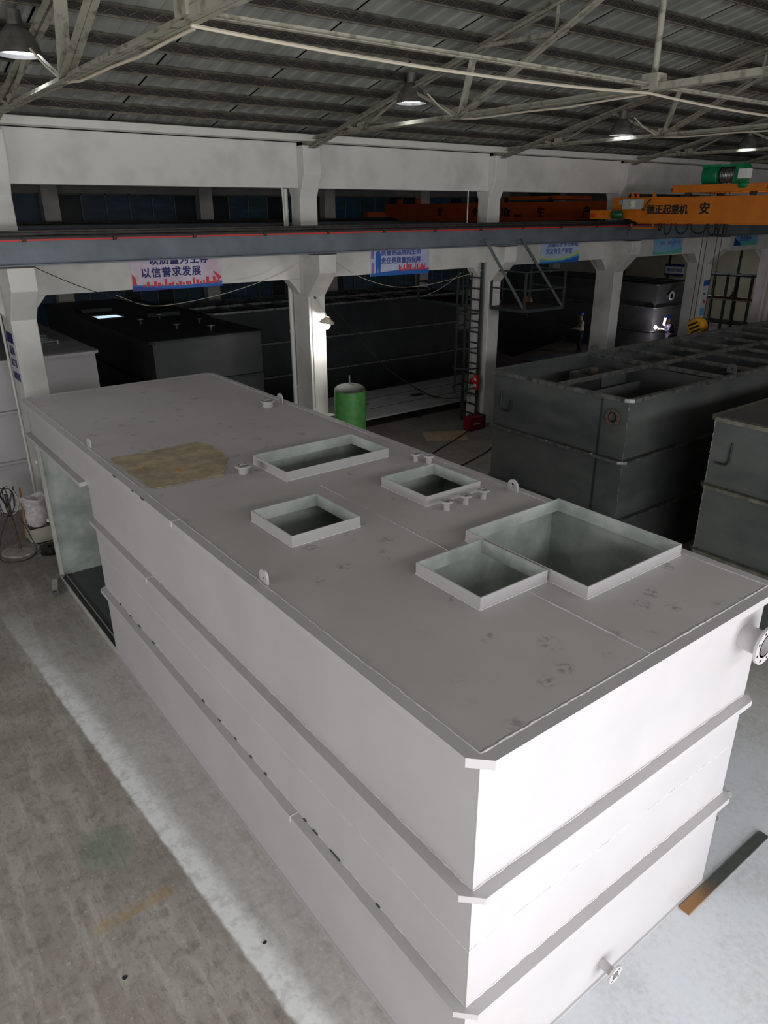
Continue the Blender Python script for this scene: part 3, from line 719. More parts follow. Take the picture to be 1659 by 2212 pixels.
nozzle(RT, (28.4, 17.0, 2.55), (0,-1,0), .12, .2, .2, M_dim, M_white, bolts=8)
lug(RT, (27.6, 18.4, 3.08), .1, m=M_darker)
lug(FT, (12.0, 21.8, 3.3), .14, m=M_dim); lug(FT, (14.5, 20.4, 3.3), .14, m=M_dim)

# ================================================================== CRANE RUNWAYS AND CRANES
def runway(y, name_label, x0=X0+.05, x1=X1-.05, red=False):
    t = thing('crane_runway_beam', ((x0+x1)/2, y, 5.2), name_label, 'crane rail')
    m = MB(); m.box((x0, y-.15, 5.23), (x1, y+.15, 5.255)); m.box((x0, y-.012, 5.255), (x1, y+.012, 5.69)); m.build('beam_web', M_runway, t)
    MB().box((x0, y-.16, 5.69), (x1, y+.16, 5.72)).build('top_flange', M_railst, t)
    MB().prism([(y-.05, 5.72), (y+.05, 5.72), (y+.05, 5.735), (y+.012, 5.75), (y+.012, 5.79), (y+.03, 5.80), (y+.03, 5.83), (y-.03, 5.83), (y-.03, 5.80), (y-.012, 5.79), (y-.012, 5.75), (y-.05, 5.735)], 'x', x0, x1).build('crane_rail', M_railst, t)
    if red:
        xs = -4.0; L_ = 1.62
        while xs < x1-2:
            MB().box((xs+.04, y-.20, 5.655), (xs+L_-.04, y-.175, 5.685)).build('conductor_bar', M_red, t)
            MB().box((xs-.03, y-.21, 5.64), (xs+.03, y-.14, 5.715)).build('bar_clip', M_railst, t)
            xs += L_
    return t
RW = runway(12.82, 'grey steel crane runway beam with a red conductor strip across the hall', red=True)
for k in ('A', 'B', 'C', 'D', 'E', 'F'):
    x = COLX[k]
    MB().box((x-.1, 12.7, 5.2), (x+CW+.02, 13.0, 5.229)).build('bearing_plate', M_railst, RW)
runway(14.3, 'dark crane runway beam on the far side of the column row')
runway(27.25, 'dark crane runway beam along the far window wall')

def crane_near():
    t = thing('overhead_crane', (18.9, 4, 5.83), 'yellow orange overhead crane with green hoist drum on our side of the columns', 'crane')
    def girder(x0, x1, nm):
        prof = [(12.95, 6.04), (12.95, 6.46), (-4.2, 6.46), (-4.2, 6.04), (-3.2, 5.76), (11.95, 5.76)]
        return MB().prism(prof, 'x', x0, x1).build(nm, M_orange, t)
    g1 = girder(18.2, 18.6, 'girder'); girder(19.75, 20.15, 'girder')
    MB().box((18.14, -4.2, 6.46), (18.66, 12.95, 6.475)).build('girder_top_plate', M_orange, g1)
    MB().box((18.14, -3.2, 5.745), (18.66, 11.95, 5.76)).build('girder_bottom_plate', M_orange, g1)
    for yc in (12.82, -4.0):
        e = MB().box((17.15, yc-.16, 5.88), (21.2, yc+.16, 6.12)).build('end_carriage', M_orange, t)
        for x in (17.45, 20.9): MB().lathe((x, yc-.06, 5.94), (0,1,0), [(0,0),(.11,0),(.11,.12),(0,.12)], 20, False).build('wheel', M_railst, e, smooth=True)
        MB().lathe((17.15, yc, 5.98), (-1,0,0), [(0,0),(.05,0),(.05,.09),(0,.09)], 14, False).build('rubber_buffer', M_red, e, smooth=True)
    MB().lathe((17.75, 12.62, 6.0), (.35,-1,0), [(0,0),(.1,0),(.12,.04),(.12,.26),(.09,.32),(0,.32)], 18, False).build('travel_motor', mat('dark_green_motor', (16,88,54), .4, var=.1), t, smooth=True)
    cbx = MB().box((18.04, 11.85, 6.15), (18.19, 12.5, 6.43)).build('control_box', M_greybox, t, bevel=.008)
    MB().box((18.035, 12.05, 6.20), (18.0395, 12.2, 6.38)).build('box_door_seam', M_white, cbx)
    MB().prism([(12.16, 6.24), (12.26, 6.24), (12.21, 6.33)], 'x', 18.03, 18.0345).build('warning_mark', mat('yellow_warning_print', (226,186,40), .5, var=0), cbx)
    MB().box((18.17, 12.58, 6.28), (18.199, 12.72, 6.4)).build('name_plate', M_greybox, t)
    for y in (12.35, 11.6): MB().prism([(y, 6.475), (y-.14, 6.475), (y-.02, 6.66), (y, 6.64)], 'x', 18.22, 18.25).build('stop_plate', M_orange, t)
    MB().lathe((18.3, 12.16, 6.475), (0,0,1), [(0,0),(.05,0),(.05,.1),(.04,.13),(0,.13)], 16, False).build('red_beacon', M_red, t, smooth=True)
    MB().box((18.28, 11.85, 6.475), (18.36, 12.05, 6.55)).build('siren', M_black, t, bevel=.01)
    # trolley
    fr = MB(); fr.box((18.12, 8.2, 6.58), (18.4, 10.9, 6.78)); fr.box((19.9, 8.2, 6.58), (20.1, 10.9, 6.78)); fr.box((18.4, 10.6, 6.6), (19.9, 10.8, 6.76)); fr.box((18.4, 8.3, 6.6), (19.9, 8.5, 6.76))
    f = fr.build('trolley_frame', M_orange, t, bevel=.01)
    for y in (8.6, 10.5):
        for x in (18.3, 20.0): MB().lathe((x-.04, y, 6.55), (1,0,0), [(0,0),(.085,0),(.085,.1),(0,.1)], 16, False).build('trolley_wheel', M_railst, f, smooth=True)
    MB().lathe((18.6, 10.2, 7.02), (0,-1,0), [(0,0),(.27,0),(.28,.03),(.28,.42),(.26,.44),(.26,.46),(0,.46)], 32, False).build('hoist_motor', M_green, t, smooth=True)
    MB().lathe((18.6, 9.74, 7.02), (0,-1,0), [(0,0),(.2,0),(.2,.5),(0,.5)], 28, False).build('hoist_drum', M_railst, t, smooth=True)
    rp = MB()
    for i in range(9): rp.lathe((18.6, 9.68-i*.045, 7.02), (0,-1,0), [(.2,0),(.212,.01),(.2,.03)], 20, False)
    rp.build('wound_rope', M_edge, t, smooth=True)
    MB().prism([(9.28, 6.78), (9.08, 6.78), (9.02, 7.2), (9.12, 7.3), (9.22, 7.26)], 'x', 18.35, 18.85).build('drum_bracket', M_green, t)
    MB().prism([(10.25, 7.22), (9.1, 7.22), (9.05, 7.27), (10.25, 7.29)], 'x', 18.4, 18.8).build('drum_cover', M_green, t)
    MB().box((18.5, 9.7, 6.78), (18.7, 10.1, 6.8)).build('motor_foot', M_green, t)
    MB().box((18.2, 8.78, 6.9), (18.42, 9.06, 7.14)).build('hoist_control_box', M_white, t, bevel=.01)
    MB().lathe((18.16, 8.95, 6.74), (0,-1,0), [(0,0),(.07,0),(.09,.03),(.09,.2),(.06,.26),(0,.26)], 18, False).build('trolley_motor', M_green, t, smooth=True)
    for y in (10.95, 8.15): MB().lathe((18.25, y, 6.66), (0,1 if y > 10 else -1,0), [(0,0),(.05,0),(.05,.06),(0,.06)], 12, False).build('trolley_buffer', M_red, t, smooth=True)
    # maintenance cage and festoon loops
    cg = MB()
    for p, q_ in (((18.2,12.2,5.74),(18.2,12.2,5.6)), ((18.2,11.45,5.74),(18.2,11.45,5.6)), ((18.2,12.2,5.62),(18.2,11.45,5.62)), ((18.55,12.2,5.62),(18.55,11.45,5.62)), ((18.2,12.2,5.62),(18.55,12.2,5.62)), ((18.2,11.45,5.62),(18.55,11.45,5.62))): cg.bar(p, q_, .04, .03)
    cg.build('collector_bracket', M_orange, t)
    for y, w, h in ((11.16,.1,.2), (10.9,.24,.3), (10.45,.4,.28), (9.92,.5,.26), (9.5,.26,.3), (9.35,.16,.3), (9.24,.22,.3), (9.12,.12,.3)):
        pts = [(18.12, y+w/2*math.cos(a), 5.76-h*math.sin(a)) for a in [PI*k/14 for k in range(15)]]
        MB().tube(pts, .022, 6).build('festoon_cable', M_black, t, smooth=True)
    cable = [(18.1,12.3,6.15),(18.05,12.45,6.0),(18.0,12.62,6.1)]
    MB().tube([(18.15,11.9,6.2),(18.1,11.78,6.1),(18.12,11.72,6.25),(18.15,11.6,6.44)], .016, 6).build('box_cable', M_black, t, smooth=True)
    MB().tube([(18.12,12.15,5.66),(18.1,12.25,5.5),(18.1,12.2,5.3),(18.1,12.16,5.26)], .012, 6).build('collector_arm', M_railst, t)
    text('lettering', '德正起重机', .27, M_char, t, (18.195, 11.05, 6.12), FACE_W, .008, label='black painted maker lettering')
    text('lettering', '安', .33, M_char, t, (18.195, 9.87, 6.14), FACE_W, .011)
    # hook on its ropes
    h = thing('crane_hook', (18.95, 9.95, 2.55), 'yellow and black striped crane hook block hanging on four ropes', 'crane hook')
    for i, (dx, dy) in enumerate(((-.13,.22),(-.13,.08),(.13,-.08),(.13,-.22))):
        MB().tube([(18.95+dx, 9.95+dy, 2.95), (18.85+dx, 9.85+dy*1.0, 6.83)], .012, 6).build('wire_rope', M_dcable, h)
    M_stripe = mat('hook_yellow', (222,160,28), .5, rgb2=(200,138,20), scale=8)
    MB().lathe((18.78, 9.95, 2.82), (1,0,0), [(0,0),(.24,0),(.27,.05),(.27,.29),(.24,.34),(0,.34)], 28, False).build('sheave_block', M_stripe, h, smooth=True)
    for dz, yy in ((-.10, -.06), (.0, .0), (.1, .06)):
        MB().prism([(9.95+yy-.16, 2.80+dz+.06), (9.95+yy-.13, 2.80+dz+.11), (9.95+yy+.16, 2.80+dz-.03), (9.95+yy+.13, 2.80+dz-.08)], 'x', 18.768, 18.779).build('black_stripe', M_black, h)
    pts = [(18.95, 9.95, 2.56), (18.95, 9.95, 2.46)]+[(18.95, 9.95+.09*math.sin(a), 2.37+.09*math.cos(a)) for a in [.3+k*.5 for k in range(9)]]
    MB().tube(pts, .03, 8, rs=[.035]*3+[.035-.002*k for k in range(len(pts)-3)]).build('hook', M_railst, h, smooth=True)
crane_near()

def crane_far():
    t = thing('overhead_crane', (20.2, 20.8, 5.83), 'darker orange overhead crane with black lettering beyond the column row', 'crane')
    prof = [(14.35, 6.02), (14.35, 6.40), (27.0, 6.40), (27.0, 6.02), (26.0, 5.70), (15.2, 5.70)]
    MB().prism(prof, 'x', 20.0, 20.4).build('girder', M_orange_far, t); MB().prism(prof, 'x', 21.5, 21.9).build('girder', M_orange_far, t)
    MB().box((19.95, 14.35, 6.40), (20.45, 27.0, 6.415)).build('girder_top_plate', M_orange_far, t)
    MB().box((19.95, 15.2, 5.685), (20.45, 26.0, 5.70)).build('girder_bottom_plate', M_railst, t)
    for yc in (14.3, 27.25): MB().box((19.0, yc-.16, 5.86), (22.9, yc+.16, 6.08)).build('end_carriage', M_orange_far, t)
    f = MB().box((19.95, 16.7, 6.5), (21.95, 19.5, 6.62)).build('trolley_frame', M_orange_far, t)
    for y in (17.0, 19.2): MB().lathe((19.9, y, 6.5), (1,0,0), [(0,0),(.1,0),(.1,.1),(0,.1)], 16, False).build('trolley_wheel', M_railst, f, smooth=True)
    MB().lathe((20.9, 18.8, 6.78), (0,-1,0), [(0,0),(.18,0),(.18,1.3),(0,1.3)], 20, False).build('hoist_drum', mat('dark_green_motor', (16,88,54)), t, smooth=True)
    for y in (26.2, 24.9): MB().box((20.1, y-.08, 6.415), (20.3, y+.08, 6.62)).build('stop_plate', M_orange_far, t)
    for s, y, sz in (('安', 23.16, .36), ('全', 20.98, .36), ('生', 17.47, .38), ('产', 15.35, .38)):
        text('lettering', s, sz, M_char, t, (19.994, y, 6.05), FACE_W, .013)
    text('lettering', '10t', .46, M_char, t, (19.994, 19.3, 6.05), FACE_W, .02, sx=.85)
    MB().box((19.985, 18.45, 5.9), (19.994, 18.82, 5.98)).build('small_plate', M_char, t)
    # hook holding a black plate
    h = thing('crane_hook', (21.2, 18.9, 2.2), 'small orange crane hook with chain holding the tilted black plate', 'crane hook')
    for dy in (-.12, .12): MB().tube([(21.2, 18.9+dy, 2.8), (21.1, 18.4+dy, 6.5)], .01, 6).build('wire_rope', M_dcable, h)
    MB().lathe((21.1, 18.9, 2.66), (1,0,0), [(0,0),(.17,0),(.2,.04),(.2,.18),(.17,.22),(0,.22)], 20, False).build('sheave_block', M_orange, h, smooth=True)
    pts = [(21.2, 18.9, 2.48), (21.2, 18.9, 2.4)]+[(21.2, 18.9+.07*math.sin(a), 2.33+.07*math.cos(a)) for a in [.3+k*.5 for k in range(9)]]
    MB().tube(pts, .025, 8).build('hook', M_railst, h, smooth=True)
    ch = MB(); ch.tube([(21.2, 18.9, 2.27), (21.25, 18.88, 1.93)], .012, 6); ch.build('chain', M_rust, h)
    pl = MB(); a = Vector((21.25, 18.88, 1.93)); 
    P0, P1, P2, P3 = Vector((20.1, 20.9, .97)), Vector((21.25, 18.85, 1.93)), Vector((23.25, 18.35, .98)), Vector((22.1, 20.4, .02))
    n_ = (P1-P0).cross(P3-P0).normalized()*.012
    pl.add([P0, P1, P2, P3, P0+n_, P1+n_, P2+n_, P3+n_], [(0,1,2,3),(4,7,6,5),(0,4,5,1),(1,5,6,2),(2,6,7,3),(3,7,4,0)])
    tag(pl.build('steel_plate', M_darker), 'black steel plate hanging tilted from the far crane hook', 'steel plate')
crane_far()

# ================================================================== POSTERS AND SIGNS
M_navy = mat('navy_print', (28,28,104), .6, var=0); M_blue = mat('blue_print', (36,96,176), .5, var=0); M_blue2 = mat('deep_blue_print', (24,58,140), .5, var=0)
M_crim = mat('crimson_print', (206,58,66), .6, var=0); M_cyan = mat('cyan_print', (96,176,214), .5, var=0); M_yel = mat('lime_print', (206,208,86), .5, var=0)
M_slate = mat('slate_blue_print', (74,86,158), .6, var=0); M_mauve = mat('mauve_print', (142,112,168), .6, var=0); M_skin_p = mat('printed_skin', (206,170,150), .6, var=0); M_tealp = mat('printed_teal', (92,186,170), .5, var=0)
PY = 13.568
def poster(x0, x1, z0, z1, rgb, rgb2, label):
    m = mat('poster_print_%d' % int(x0*10), rgb, .4, rgb2=rgb2, scale=1.6, lo=.38, hi=.62)
    return tag(MB().box((x0, PY-.006, z0), (x1, PY+.006, z1)).build('slogan_poster', m), label, 'poster', 'slogan posters')
def wave(p, x0, x1, z0, h0, h1, m, name='printed_wave', curve=.03, dy=.001):
    n = 16; top = [(x0+(x1-x0)*i/n, z0+h0+(h1-h0)*i/n-curve*math.sin(PI*i/n)) for i in range(n+1)]
    MB().prism([(x1, z0), (x0, z0)]+top, 'y', PY-.006-dy, PY-.0055).build(name, m, p)
def skyline(p, x0, x1, z, hmax, m, seed, n=18):
    random.seed(seed); b = MB(); w = (x1-x0)/n
    for i in range(n):
        hh = hmax*random.choice((.25,.35,.5,.7,1.0)); b.box((x0+i*w, PY-.0075, z), (x0+i*w+w*random.uniform(.5,.95), PY-.006, z+hh))
    b.build('printed_skyline', m, p)
    p.children[-1]['kind'] = 'stuff'
po = poster(3.02, 5.06, 4.58, 5.42, (214,206,220), (198,178,192), 'pale slogan poster with navy lettering and red skyline, nearest the left')
wave(po, 3.02, 5.06, 4.58, .13, .12, M_blue, curve=.05); wave(po, 3.02, 5.06, 4.58, .10, .03, M_blue2, curve=.05, dy=.002)
skyline(po, 3.25, 5.0, 4.66, .14, M_crim, 4, 22); MB().prism([(3.03,4.7),(3.12,4.7),(3.1,4.85),(3.03,4.93)], 'y', PY-.0078, PY-.006).build('printed_tower', M_crim, po)
MB().prism([(4.98,4.72),(5.05,4.76),(5.04,4.8),(4.88,4.92),(4.86,4.9)], 'y', PY-.0078, PY-.006).build('printed_tower', M_crim, po)
text('lettering', '以质量为生存', .215, M_navy, po, (4.1, PY-.008, 5.175), FACE_S, .006, .001, 1.12); text('lettering', '以信誉求发展', .215, M_navy, po, (3.9, PY-.008, 4.925), FACE_S, .006, .001, 1.12)
po = poster(9.22, 11.19, 4.56, 5.42, (196,204,224), (176,180,212), 'lavender slogan poster with a printed worker in blue, between lamp and ladder columns')
wave(po, 9.22, 11.19, 4.56, .07, .12, M_blue, curve=-.03); skyline(po, 10.15, 11.18, 4.66, .22, M_crim, 9, 20)
fig = MB(); fig.prism([(9.40,4.57),(9.44,4.57),(9.46,4.8),(9.48,4.57),(9.53,4.57),(9.56,4.88),(9.55,5.12),(9.5,5.2),(9.44,5.2),(9.39,5.12),(9.37,4.88)], 'y', PY-.0085, PY-.006); fig.build('printed_worker', M_blue, po)
MB().prism([(9.445,5.2),(9.495,5.2),(9.51,5.28),(9.47,5.35),(9.43,5.28)], 'y', PY-.0085, PY-.006).build('printed_face', M_skin_p, po)
MB().prism([(9.24,4.62),(9.33,4.62),(9.34,4.85),(9.29,4.92),(9.25,4.85)], 'y', PY-.008, PY-.006).build('printed_figure', M_mauve, po)
MB().prism([(9.24,5.0),(9.31,4.98),(9.35,5.15),(9.27,5.3),(9.24,5.25)], 'y', PY-.0078, PY-.006).build('printed_figure', M_mauve, po)
text('lettering', '质量是品牌的生命', .165, M_slate, po, (10.23, PY-.009, 5.12), FACE_S, .005, .001, 1.03); text('lettering', '责任是质量的保障', .165, M_slate, po, (10.23, PY-.009, 4.92), FACE_S, .005, .001, 1.03)
po = poster(15.69, 17.52, 4.6, 5.5, (186,204,226), (160,188,216), 'light blue slogan poster with a yellow wave, right of the ladder platform')
wave(po, 15.69, 17.52, 4.6, .2, .34, M_yel, curve=.13); wave(po, 15.69, 17.52, 4.6, .14, .26, M_cyan, curve=.1, dy=.002); wave(po, 15.69, 17.52, 4.6, .05, .18, M_blue, curve=.06, dy=.003)
text('lettering', '质量是安全的基础', .18, M_slate, po, (16.72, PY-.009, 5.15), FACE_S, .003, .001, 1.0); text('lettering', '安全为生产前提', .18, M_slate, po, (16.55, PY-.009, 4.94), FACE_S, .003, .001, 1.0)
po = poster(21.59, 23.38, 4.66, 5.42, (112,176,222), (150,192,226), 'sky blue poster with green hills and faint lettering, left of the hook column')
wave(po, 21.59, 23.38, 4.66, .12, .22, M_tealp, curve=.1); text('lettering', '创新，成就企业之魂', .14, M_mauve, po, (22.6, PY-.009, 5.03), FACE_S, .002, .001)
po = poster(26.98, 28.77, 4.8, 5.5, (92,152,212), (120,184,226), 'bright blue poster with dark lettering at the right end')
wave(po, 26.98, 28.77, 4.8, .06, .14, M_tealp, curve=-.06); wave(po, 26.98, 27.5, 4.8, .3, .08, M_blue2, curve=0, dy=.002)
text('lettering', '质量在我心中', .2, M_navy, po, (27.9, PY-.009, 5.3), FACE_S, .004, .001, 1.05); text('lettering', '安全在手', .2, M_navy, po, (27.8, PY-.009, 5.05), FACE_S, .004, .001, 1.2)
# sign on the far left column (west face)
sg = tag(MB().box((.488, 13.30, 3.05), (.499, 13.86, 3.98)).build('area_sign', mat('sign_pale', (196,194,200), .5, var=.03)), 'white sign with navy bands on the far left column', 'sign')
MB().box((.485, 13.30, 3.78), (.4885, 13.86, 3.98)).build('navy_band', M_navy, sg); MB().box((.485, 13.30, 3.05), (.4885, 13.86, 3.2)).build('navy_band', M_navy, sg)
text('lettering', '箱体', .2, M_navy, sg, (.486, 13.56, 3.62), FACE_W, .004, .001); text('lettering', '加工区', .17, M_navy, sg, (.486, 13.58, 3.38), FACE_W, .004, .001)
# sign on the beige wall
sg = tag(MB().box((X1-.09, 22.75, 2.5), (X1-.07, 24.0, 3.15)).build('area_sign', mat('sign_white', (206,206,214), .5, var=.02)), 'white and navy sign on the beige wall at the far right', 'sign')
MB().box((X1-.095, 22.75, 3.0), (X1-.0905, 24.0, 3.15)).build('navy_band', M_navy, sg); MB().box((X1-.095, 22.75, 2.5), (X1-.0905, 24.0, 2.6)).build('navy_band', M_navy, sg)
text('lettering', '管材存放区', .2, M_navy, sg, (X1-.094, 23.37, 2.8), FACE_W, .004, .001)
# notice strip on the hook column
sg = tag(MB().box((24.64, 13.222, 2.35), (25.05, 13.236, 3.65)).build('column_notice', mat('notice_white', (206,206,216), .5, var=.03)), 'narrow white and blue notice on the hook column', 'notice')
MB().box((24.64, 13.219, 3.45), (25.05, 13.2225, 3.65)).build('blue_band', M_blue, sg); MB().box((24.64, 13.219, 2.35), (25.05, 13.2225, 2.62)).build('blue_band', M_cyan, sg)
MB().prism([(24.78,2.8),(24.9,2.8),(24.93,2.88),(24.84,2.95),(24.76,2.9)], 'y', 13.2195, 13.2225).build('red_mark', M_crim, sg)
MB().box((24.72,13.2195,3.12), (24.86,13.2225,3.2)).build('blue_mark', M_slate, sg)

# ================================================================== COLUMN FITTINGS
# drain pipe and conduit on the lamp column
def drain(x, y, label, r=.055):
    t = thing('drain_pipe', (x, y, 0), label, 'pipe')
    MB().tube([(x, y, .0), (x, y, 6.62)], r, 14).build('pipe', M_pipe, t, smooth=True)
    for z in (1.9, 3.3, 4.9, 6.1): MB().lathe((x, y, z), (0,0,1), [(r,0),(r+.008,0),(r+.008,.07),(r,.07)], 16).build('pipe_collar', M_pipe, t, smooth=True)
drain(7.05, 13.97, 'white drain pipe on the left of the lamp column')
drain(30.03, 13.5, 'white drain pipe on the right edge column')
drain(.46, 13.97, 'thin white drain pipe on the far left column', .024)
def wall_lamp(x, y, z, label, lit=True, s=1.0, rot=0):
    t = thing('gooseneck_lamp', (x, y, z), label, 'lamp')
    arm = [(x-.1, y, z+.62), (x-.1, y-.05, z+.60), (x-.08, y-.12, z+.5), (x-.04, y-.22, z+.34), (x, y-.3, z+.14)]
    MB().tube(arm, .018, 8).build('arm', M_pipe, t, smooth=True)
    MB().box((x-.15, y-.01, z+.55), (x-.05, y, z+.7)).build('wall_plate', M_lampshade, t)
    c = (x, y-.3, z); ax = (.12, -.12, 1)
    MB().lathe(c, ax, [(.19*s,0),(.16*s,.045),(.09*s,.1),(.05*s,.15),(.045*s,.15),(.085*s,.095),(.155*s,.04),(.185*s,0)], 24).build('shade', mat('cream_enamel', (214,204,184), .4, var=.04) if lit else M_lampshade, t, smooth=True)
    MB().lathe((x, y-.3, z-.05), ax, [(0,-.1),(.06,-.08),(.09,-.01),(.075,.06),(.04,.12),(0,.12)], 16, False).build('bulb', M_bulb if lit else M_white, t, smooth=True)
    if lit:
        d = bpy.data.lights.new('bulb_light', 'POINT'); d.energy = 75; d.color = (1, .97, .93); d.shadow_soft_size = .07
        o = bpy.data.objects.new('bulb_light', d); COL.objects.link(o); o.parent = t; o.location = (0, -.3, -.17)
wall_lamp(7.42, 13.235, 3.62, 'lit gooseneck lamp glowing on the lamp column')
wall_lamp(24.5, 14.2, 4.1, 'unlit grey dish lamp on the left side of the hook column', False, 1.5) if False else None
tag(MB().tube([(7.2, 13.225, 1.5), (7.2, 13.225, 4.2)], .012, 6).build('wall_conduit', M_pipe), 'thin white conduit running down the lamp column', 'conduit')
t = thing('column_ledge', (7.35, 13.1, 1.2), 'weathered concrete ledge at the foot of the lamp column', 'ledge')
MB().box((7.05, 12.98, 1.2), (7.66, 13.235, 1.28)).build('ledge_top', M_conc_d, t, bevel=.01); MB().box((7.1, 13.04, 0), (7.62, 13.235, 1.2)).build('ledge_body', M_conc_d, t, bevel=.01)
# caged ladder with two landings on the ladder column
LD = thing('caged_ladder', (13.1, 13.75, 0), 'dark steel caged ladder with railed landings on the ladder column', 'ladder')
for y in (13.42, 14.05): MB().box((13.06, y-.035, .0), (13.13, y+.035, 4.75)).build('ladder_rail', M_ladder, LD)
z = .3
while z < 4.6:
    MB().box((13.08, 13.45, z-.02), (13.12, 14.02, z+.02)).build('rung', M_ladder, LD); z += .31
for z in (1.15, 1.75, 2.35, 2.95, 3.35):
    pts = [(13.08-.62*math.sin(a), 13.735-.36*math.cos(a), z) for a in [PI*k/12 for k in range(13)]]
    MB().tube(pts, .025, 6).build('cage_hoop', M_ladder, LD, smooth=True)
for a in (PI*.2, PI*.5, PI*.8):
    x, y = 13.08-.62*math.sin(a), 13.735-.36*math.cos(a); MB().box((x-.01, y-.025, 1.0), (x+.01, y+.025, 4.5)).build('cage_strap', M_ladder, LD)
def landing(x0, y0, x1, y1, z, skip):
    MB().box((x0, y0, z-.03), (x1, y1, z)).build('landing_deck', M_railst, LD)
    b = MB(); 
    for p, q_ in (((x0,y0),(x1,y0)), ((x1,y0),(x1,y1)), ((x1,y1),(x0,y1)), ((x0,y1),(x0,y0))): b.bar((p[0],p[1],z-.04), (q_[0],q_[1],z-.04), .05, .08)
    b.build('landing_frame', M_ladder, LD)
    for i, (p, q_) in enumerate((((x0,y0),(x1,y0)), ((x1,y0),(x1,y1)), ((x1,y1),(x0,y1)), ((x0,y1),(x0,y0)))):
        MB().box((p[0]-.025, p[1]-.025, z), (p[0]+.025, p[1]+.025, z+1.02)).build('rail_post', M_ladder, LD)
        if i in skip: continue
        for dz in (.52, 1.0): MB().bar((p[0],p[1],z+dz), (q_[0],q_[1],z+dz), .04, .04).build('guard_rail', M_ladder, LD)
landing(13.28, 11.9, 14.92, 13.2, 3.56, (2,)); landing(12.95, 14.05, 14.6, 16.1, 3.56, ())
for xt, xb in ((12.36, 13.3), (13.76, 14.9)): MB().bar((xt, 12.6, 5.4), (xb, 11.93, 3.56), .07, .07).build('hanger_strut', M_ladder, LD)
tag(MB().tube(catenary((12.9, 14.1, 4.45), (13.0, 16.0, 3.62), .1), .01, 5).build('rope', M_cable), 'pale rope looped over the far landing rail', 'rope')
t = thing('cable_reel_socket', (13.0, 13.36, 1.15), 'red socket box with white labels hung on the ladder', 'socket box')
MB().box((12.96, 13.30, 1.1), (13.07, 13.46, 1.55)).build('housing', M_red, t, bevel=.02)
for z in (1.2, 1.38): MB().box((12.955, 13.33, z), (12.9605, 13.43, z+.08)).build('label_patch', M_white, t)
MB().lathe((12.96, 13.46, 1.33), (-.3,.3,.5), [(0,0),(.08,0),(.08,.12),(0,.12)], 16, False).build('plug', M_red, t, smooth=True)
# red welding machine at the foot of the ladder
t = thing('welding_machine', (12.62, 13.05, 0), 'red and black welding machine on the floor below the ladder', 'welding machine')
MB().box((12.36, 12.88, .02), (12.9, 13.2, .42)).build('case', mat('red_case', (128,18,26), .4, var=.08), t, bevel=.02)
MB().box((12.905, 12.87, .02), (12.98, 13.2, .44)).build('front_panel', M_black, t, bevel=.01)
for x in (12.5, 12.78): MB().tube([(x-.07, 13.04, .42), (x-.06, 13.04, .5), (x+.06, 13.04, .5), (x+.07, 13.04, .42)], .014, 8).build('handle', M_black, t, smooth=True)
text('lettering', '久保', .09, M_white, t, (12.62, 12.875, .2), FACE_S, .001, .001) if False else None
MB().box((12.5, 12.8745, .19), (12.56, 12.879, .23)).build('brand_mark', M_white, t); MB().box((12.6, 12.8745, .18), (12.66, 12.879, .24)).build('brand_mark', M_white, t); MB().box((12.69, 12.8745, .19), (12.74, 12.879, .23)).build('brand_mark', M_white, t)
# green air receiver
t = thing('air_receiver', (7.62, 12.3, 0), 'tall green cylindrical pressure tank with a grey dome beside the lamp column', 'pressure tank')
MB().lathe((7.62, 12.3, .12), (0,0,1), [(0,0),(.39,0),(.39,1.92),(.385,1.94)], 36, False).build('shell', M_greentank, t, smooth=True)
MB().lathe((7.62, 12.3, 2.06), (0,0,1), [(.39,0),(.37,.05),(.31,.1),(.2,.135),(.08,.15),(0,.152)], 36, False).build('dome', mat('dusty_dome', (84,86,80), .75, rgb2=(66,70,64), scale=6), t, smooth=True)
MB().tube([(7.62, 12.3, 2.2), (7.62, 12.3, 2.42)], .02, 8).build('valve_stem', M_edge, t)
for a in (0, 2.1, 4.2): MB().box((7.62+.3*math.cos(a)-.03, 12.3+.3*math.sin(a)-.03, 0), (7.62+.3*math.cos(a)+.03, 12.3+.3*math.sin(a)+.03, .14)).build('foot', M_greentank, t)

# ================================================================== PLATES, CABLES, FLOOR THINGS
t = thing('painted_steel_panel', (13.4, 16.6, 0), 'large grey painted steel panel lying flat behind the green cylinder', 'steel panel')
MB().box((9.2, 15.0, .28), (18.2, 17.95, .33)).build('panel_sheet', M_sheet, t)
for x in (9.6, 12.2, 14.8, 17.6): MB().box((x-.07, 15.1, 0), (x+.07, 17.85, .28)).build('support_beam', M_darker, t)
for y in (15.9, 17.0): MB().box((9.25, y-.012, .3301), (18.1, y+.012, .336)).build('weld_seam', M_dim, t)
tag(MB().box((17.2, 17.2, .331), (17.7, 17.5, .4)).build('timber_block', M_card2, bevel=.01), 'pale wooden block on the far corner of the grey panel', 'block')
tag(MB().box((13.0, 16.3, .331), (13.45, 16.5, .36)).build('steel_offcut', M_darker), 'dark steel offcut lying on the grey panel', 'offcut')
tag(MB().bar((10.3, 16.3, .345), (11.2, 16.45, .345), .06, .02).build('steel_strip', M_darker), 'dark steel strip on the left end of the grey panel', 'offcut')
cardboard('floor_cardboard', [(10.7, 12.95), (11.75, 12.3), (12.35, 13.1), (11.2, 13.7)], .003, M_card2, 'pale cardboard sheet lying on the floor beside the red machine')
def cable(name, pts, r, m, label, cat='cable'):
    return tag(MB().tube(pts, r, 6).build(name, m, smooth=True), label, cat)
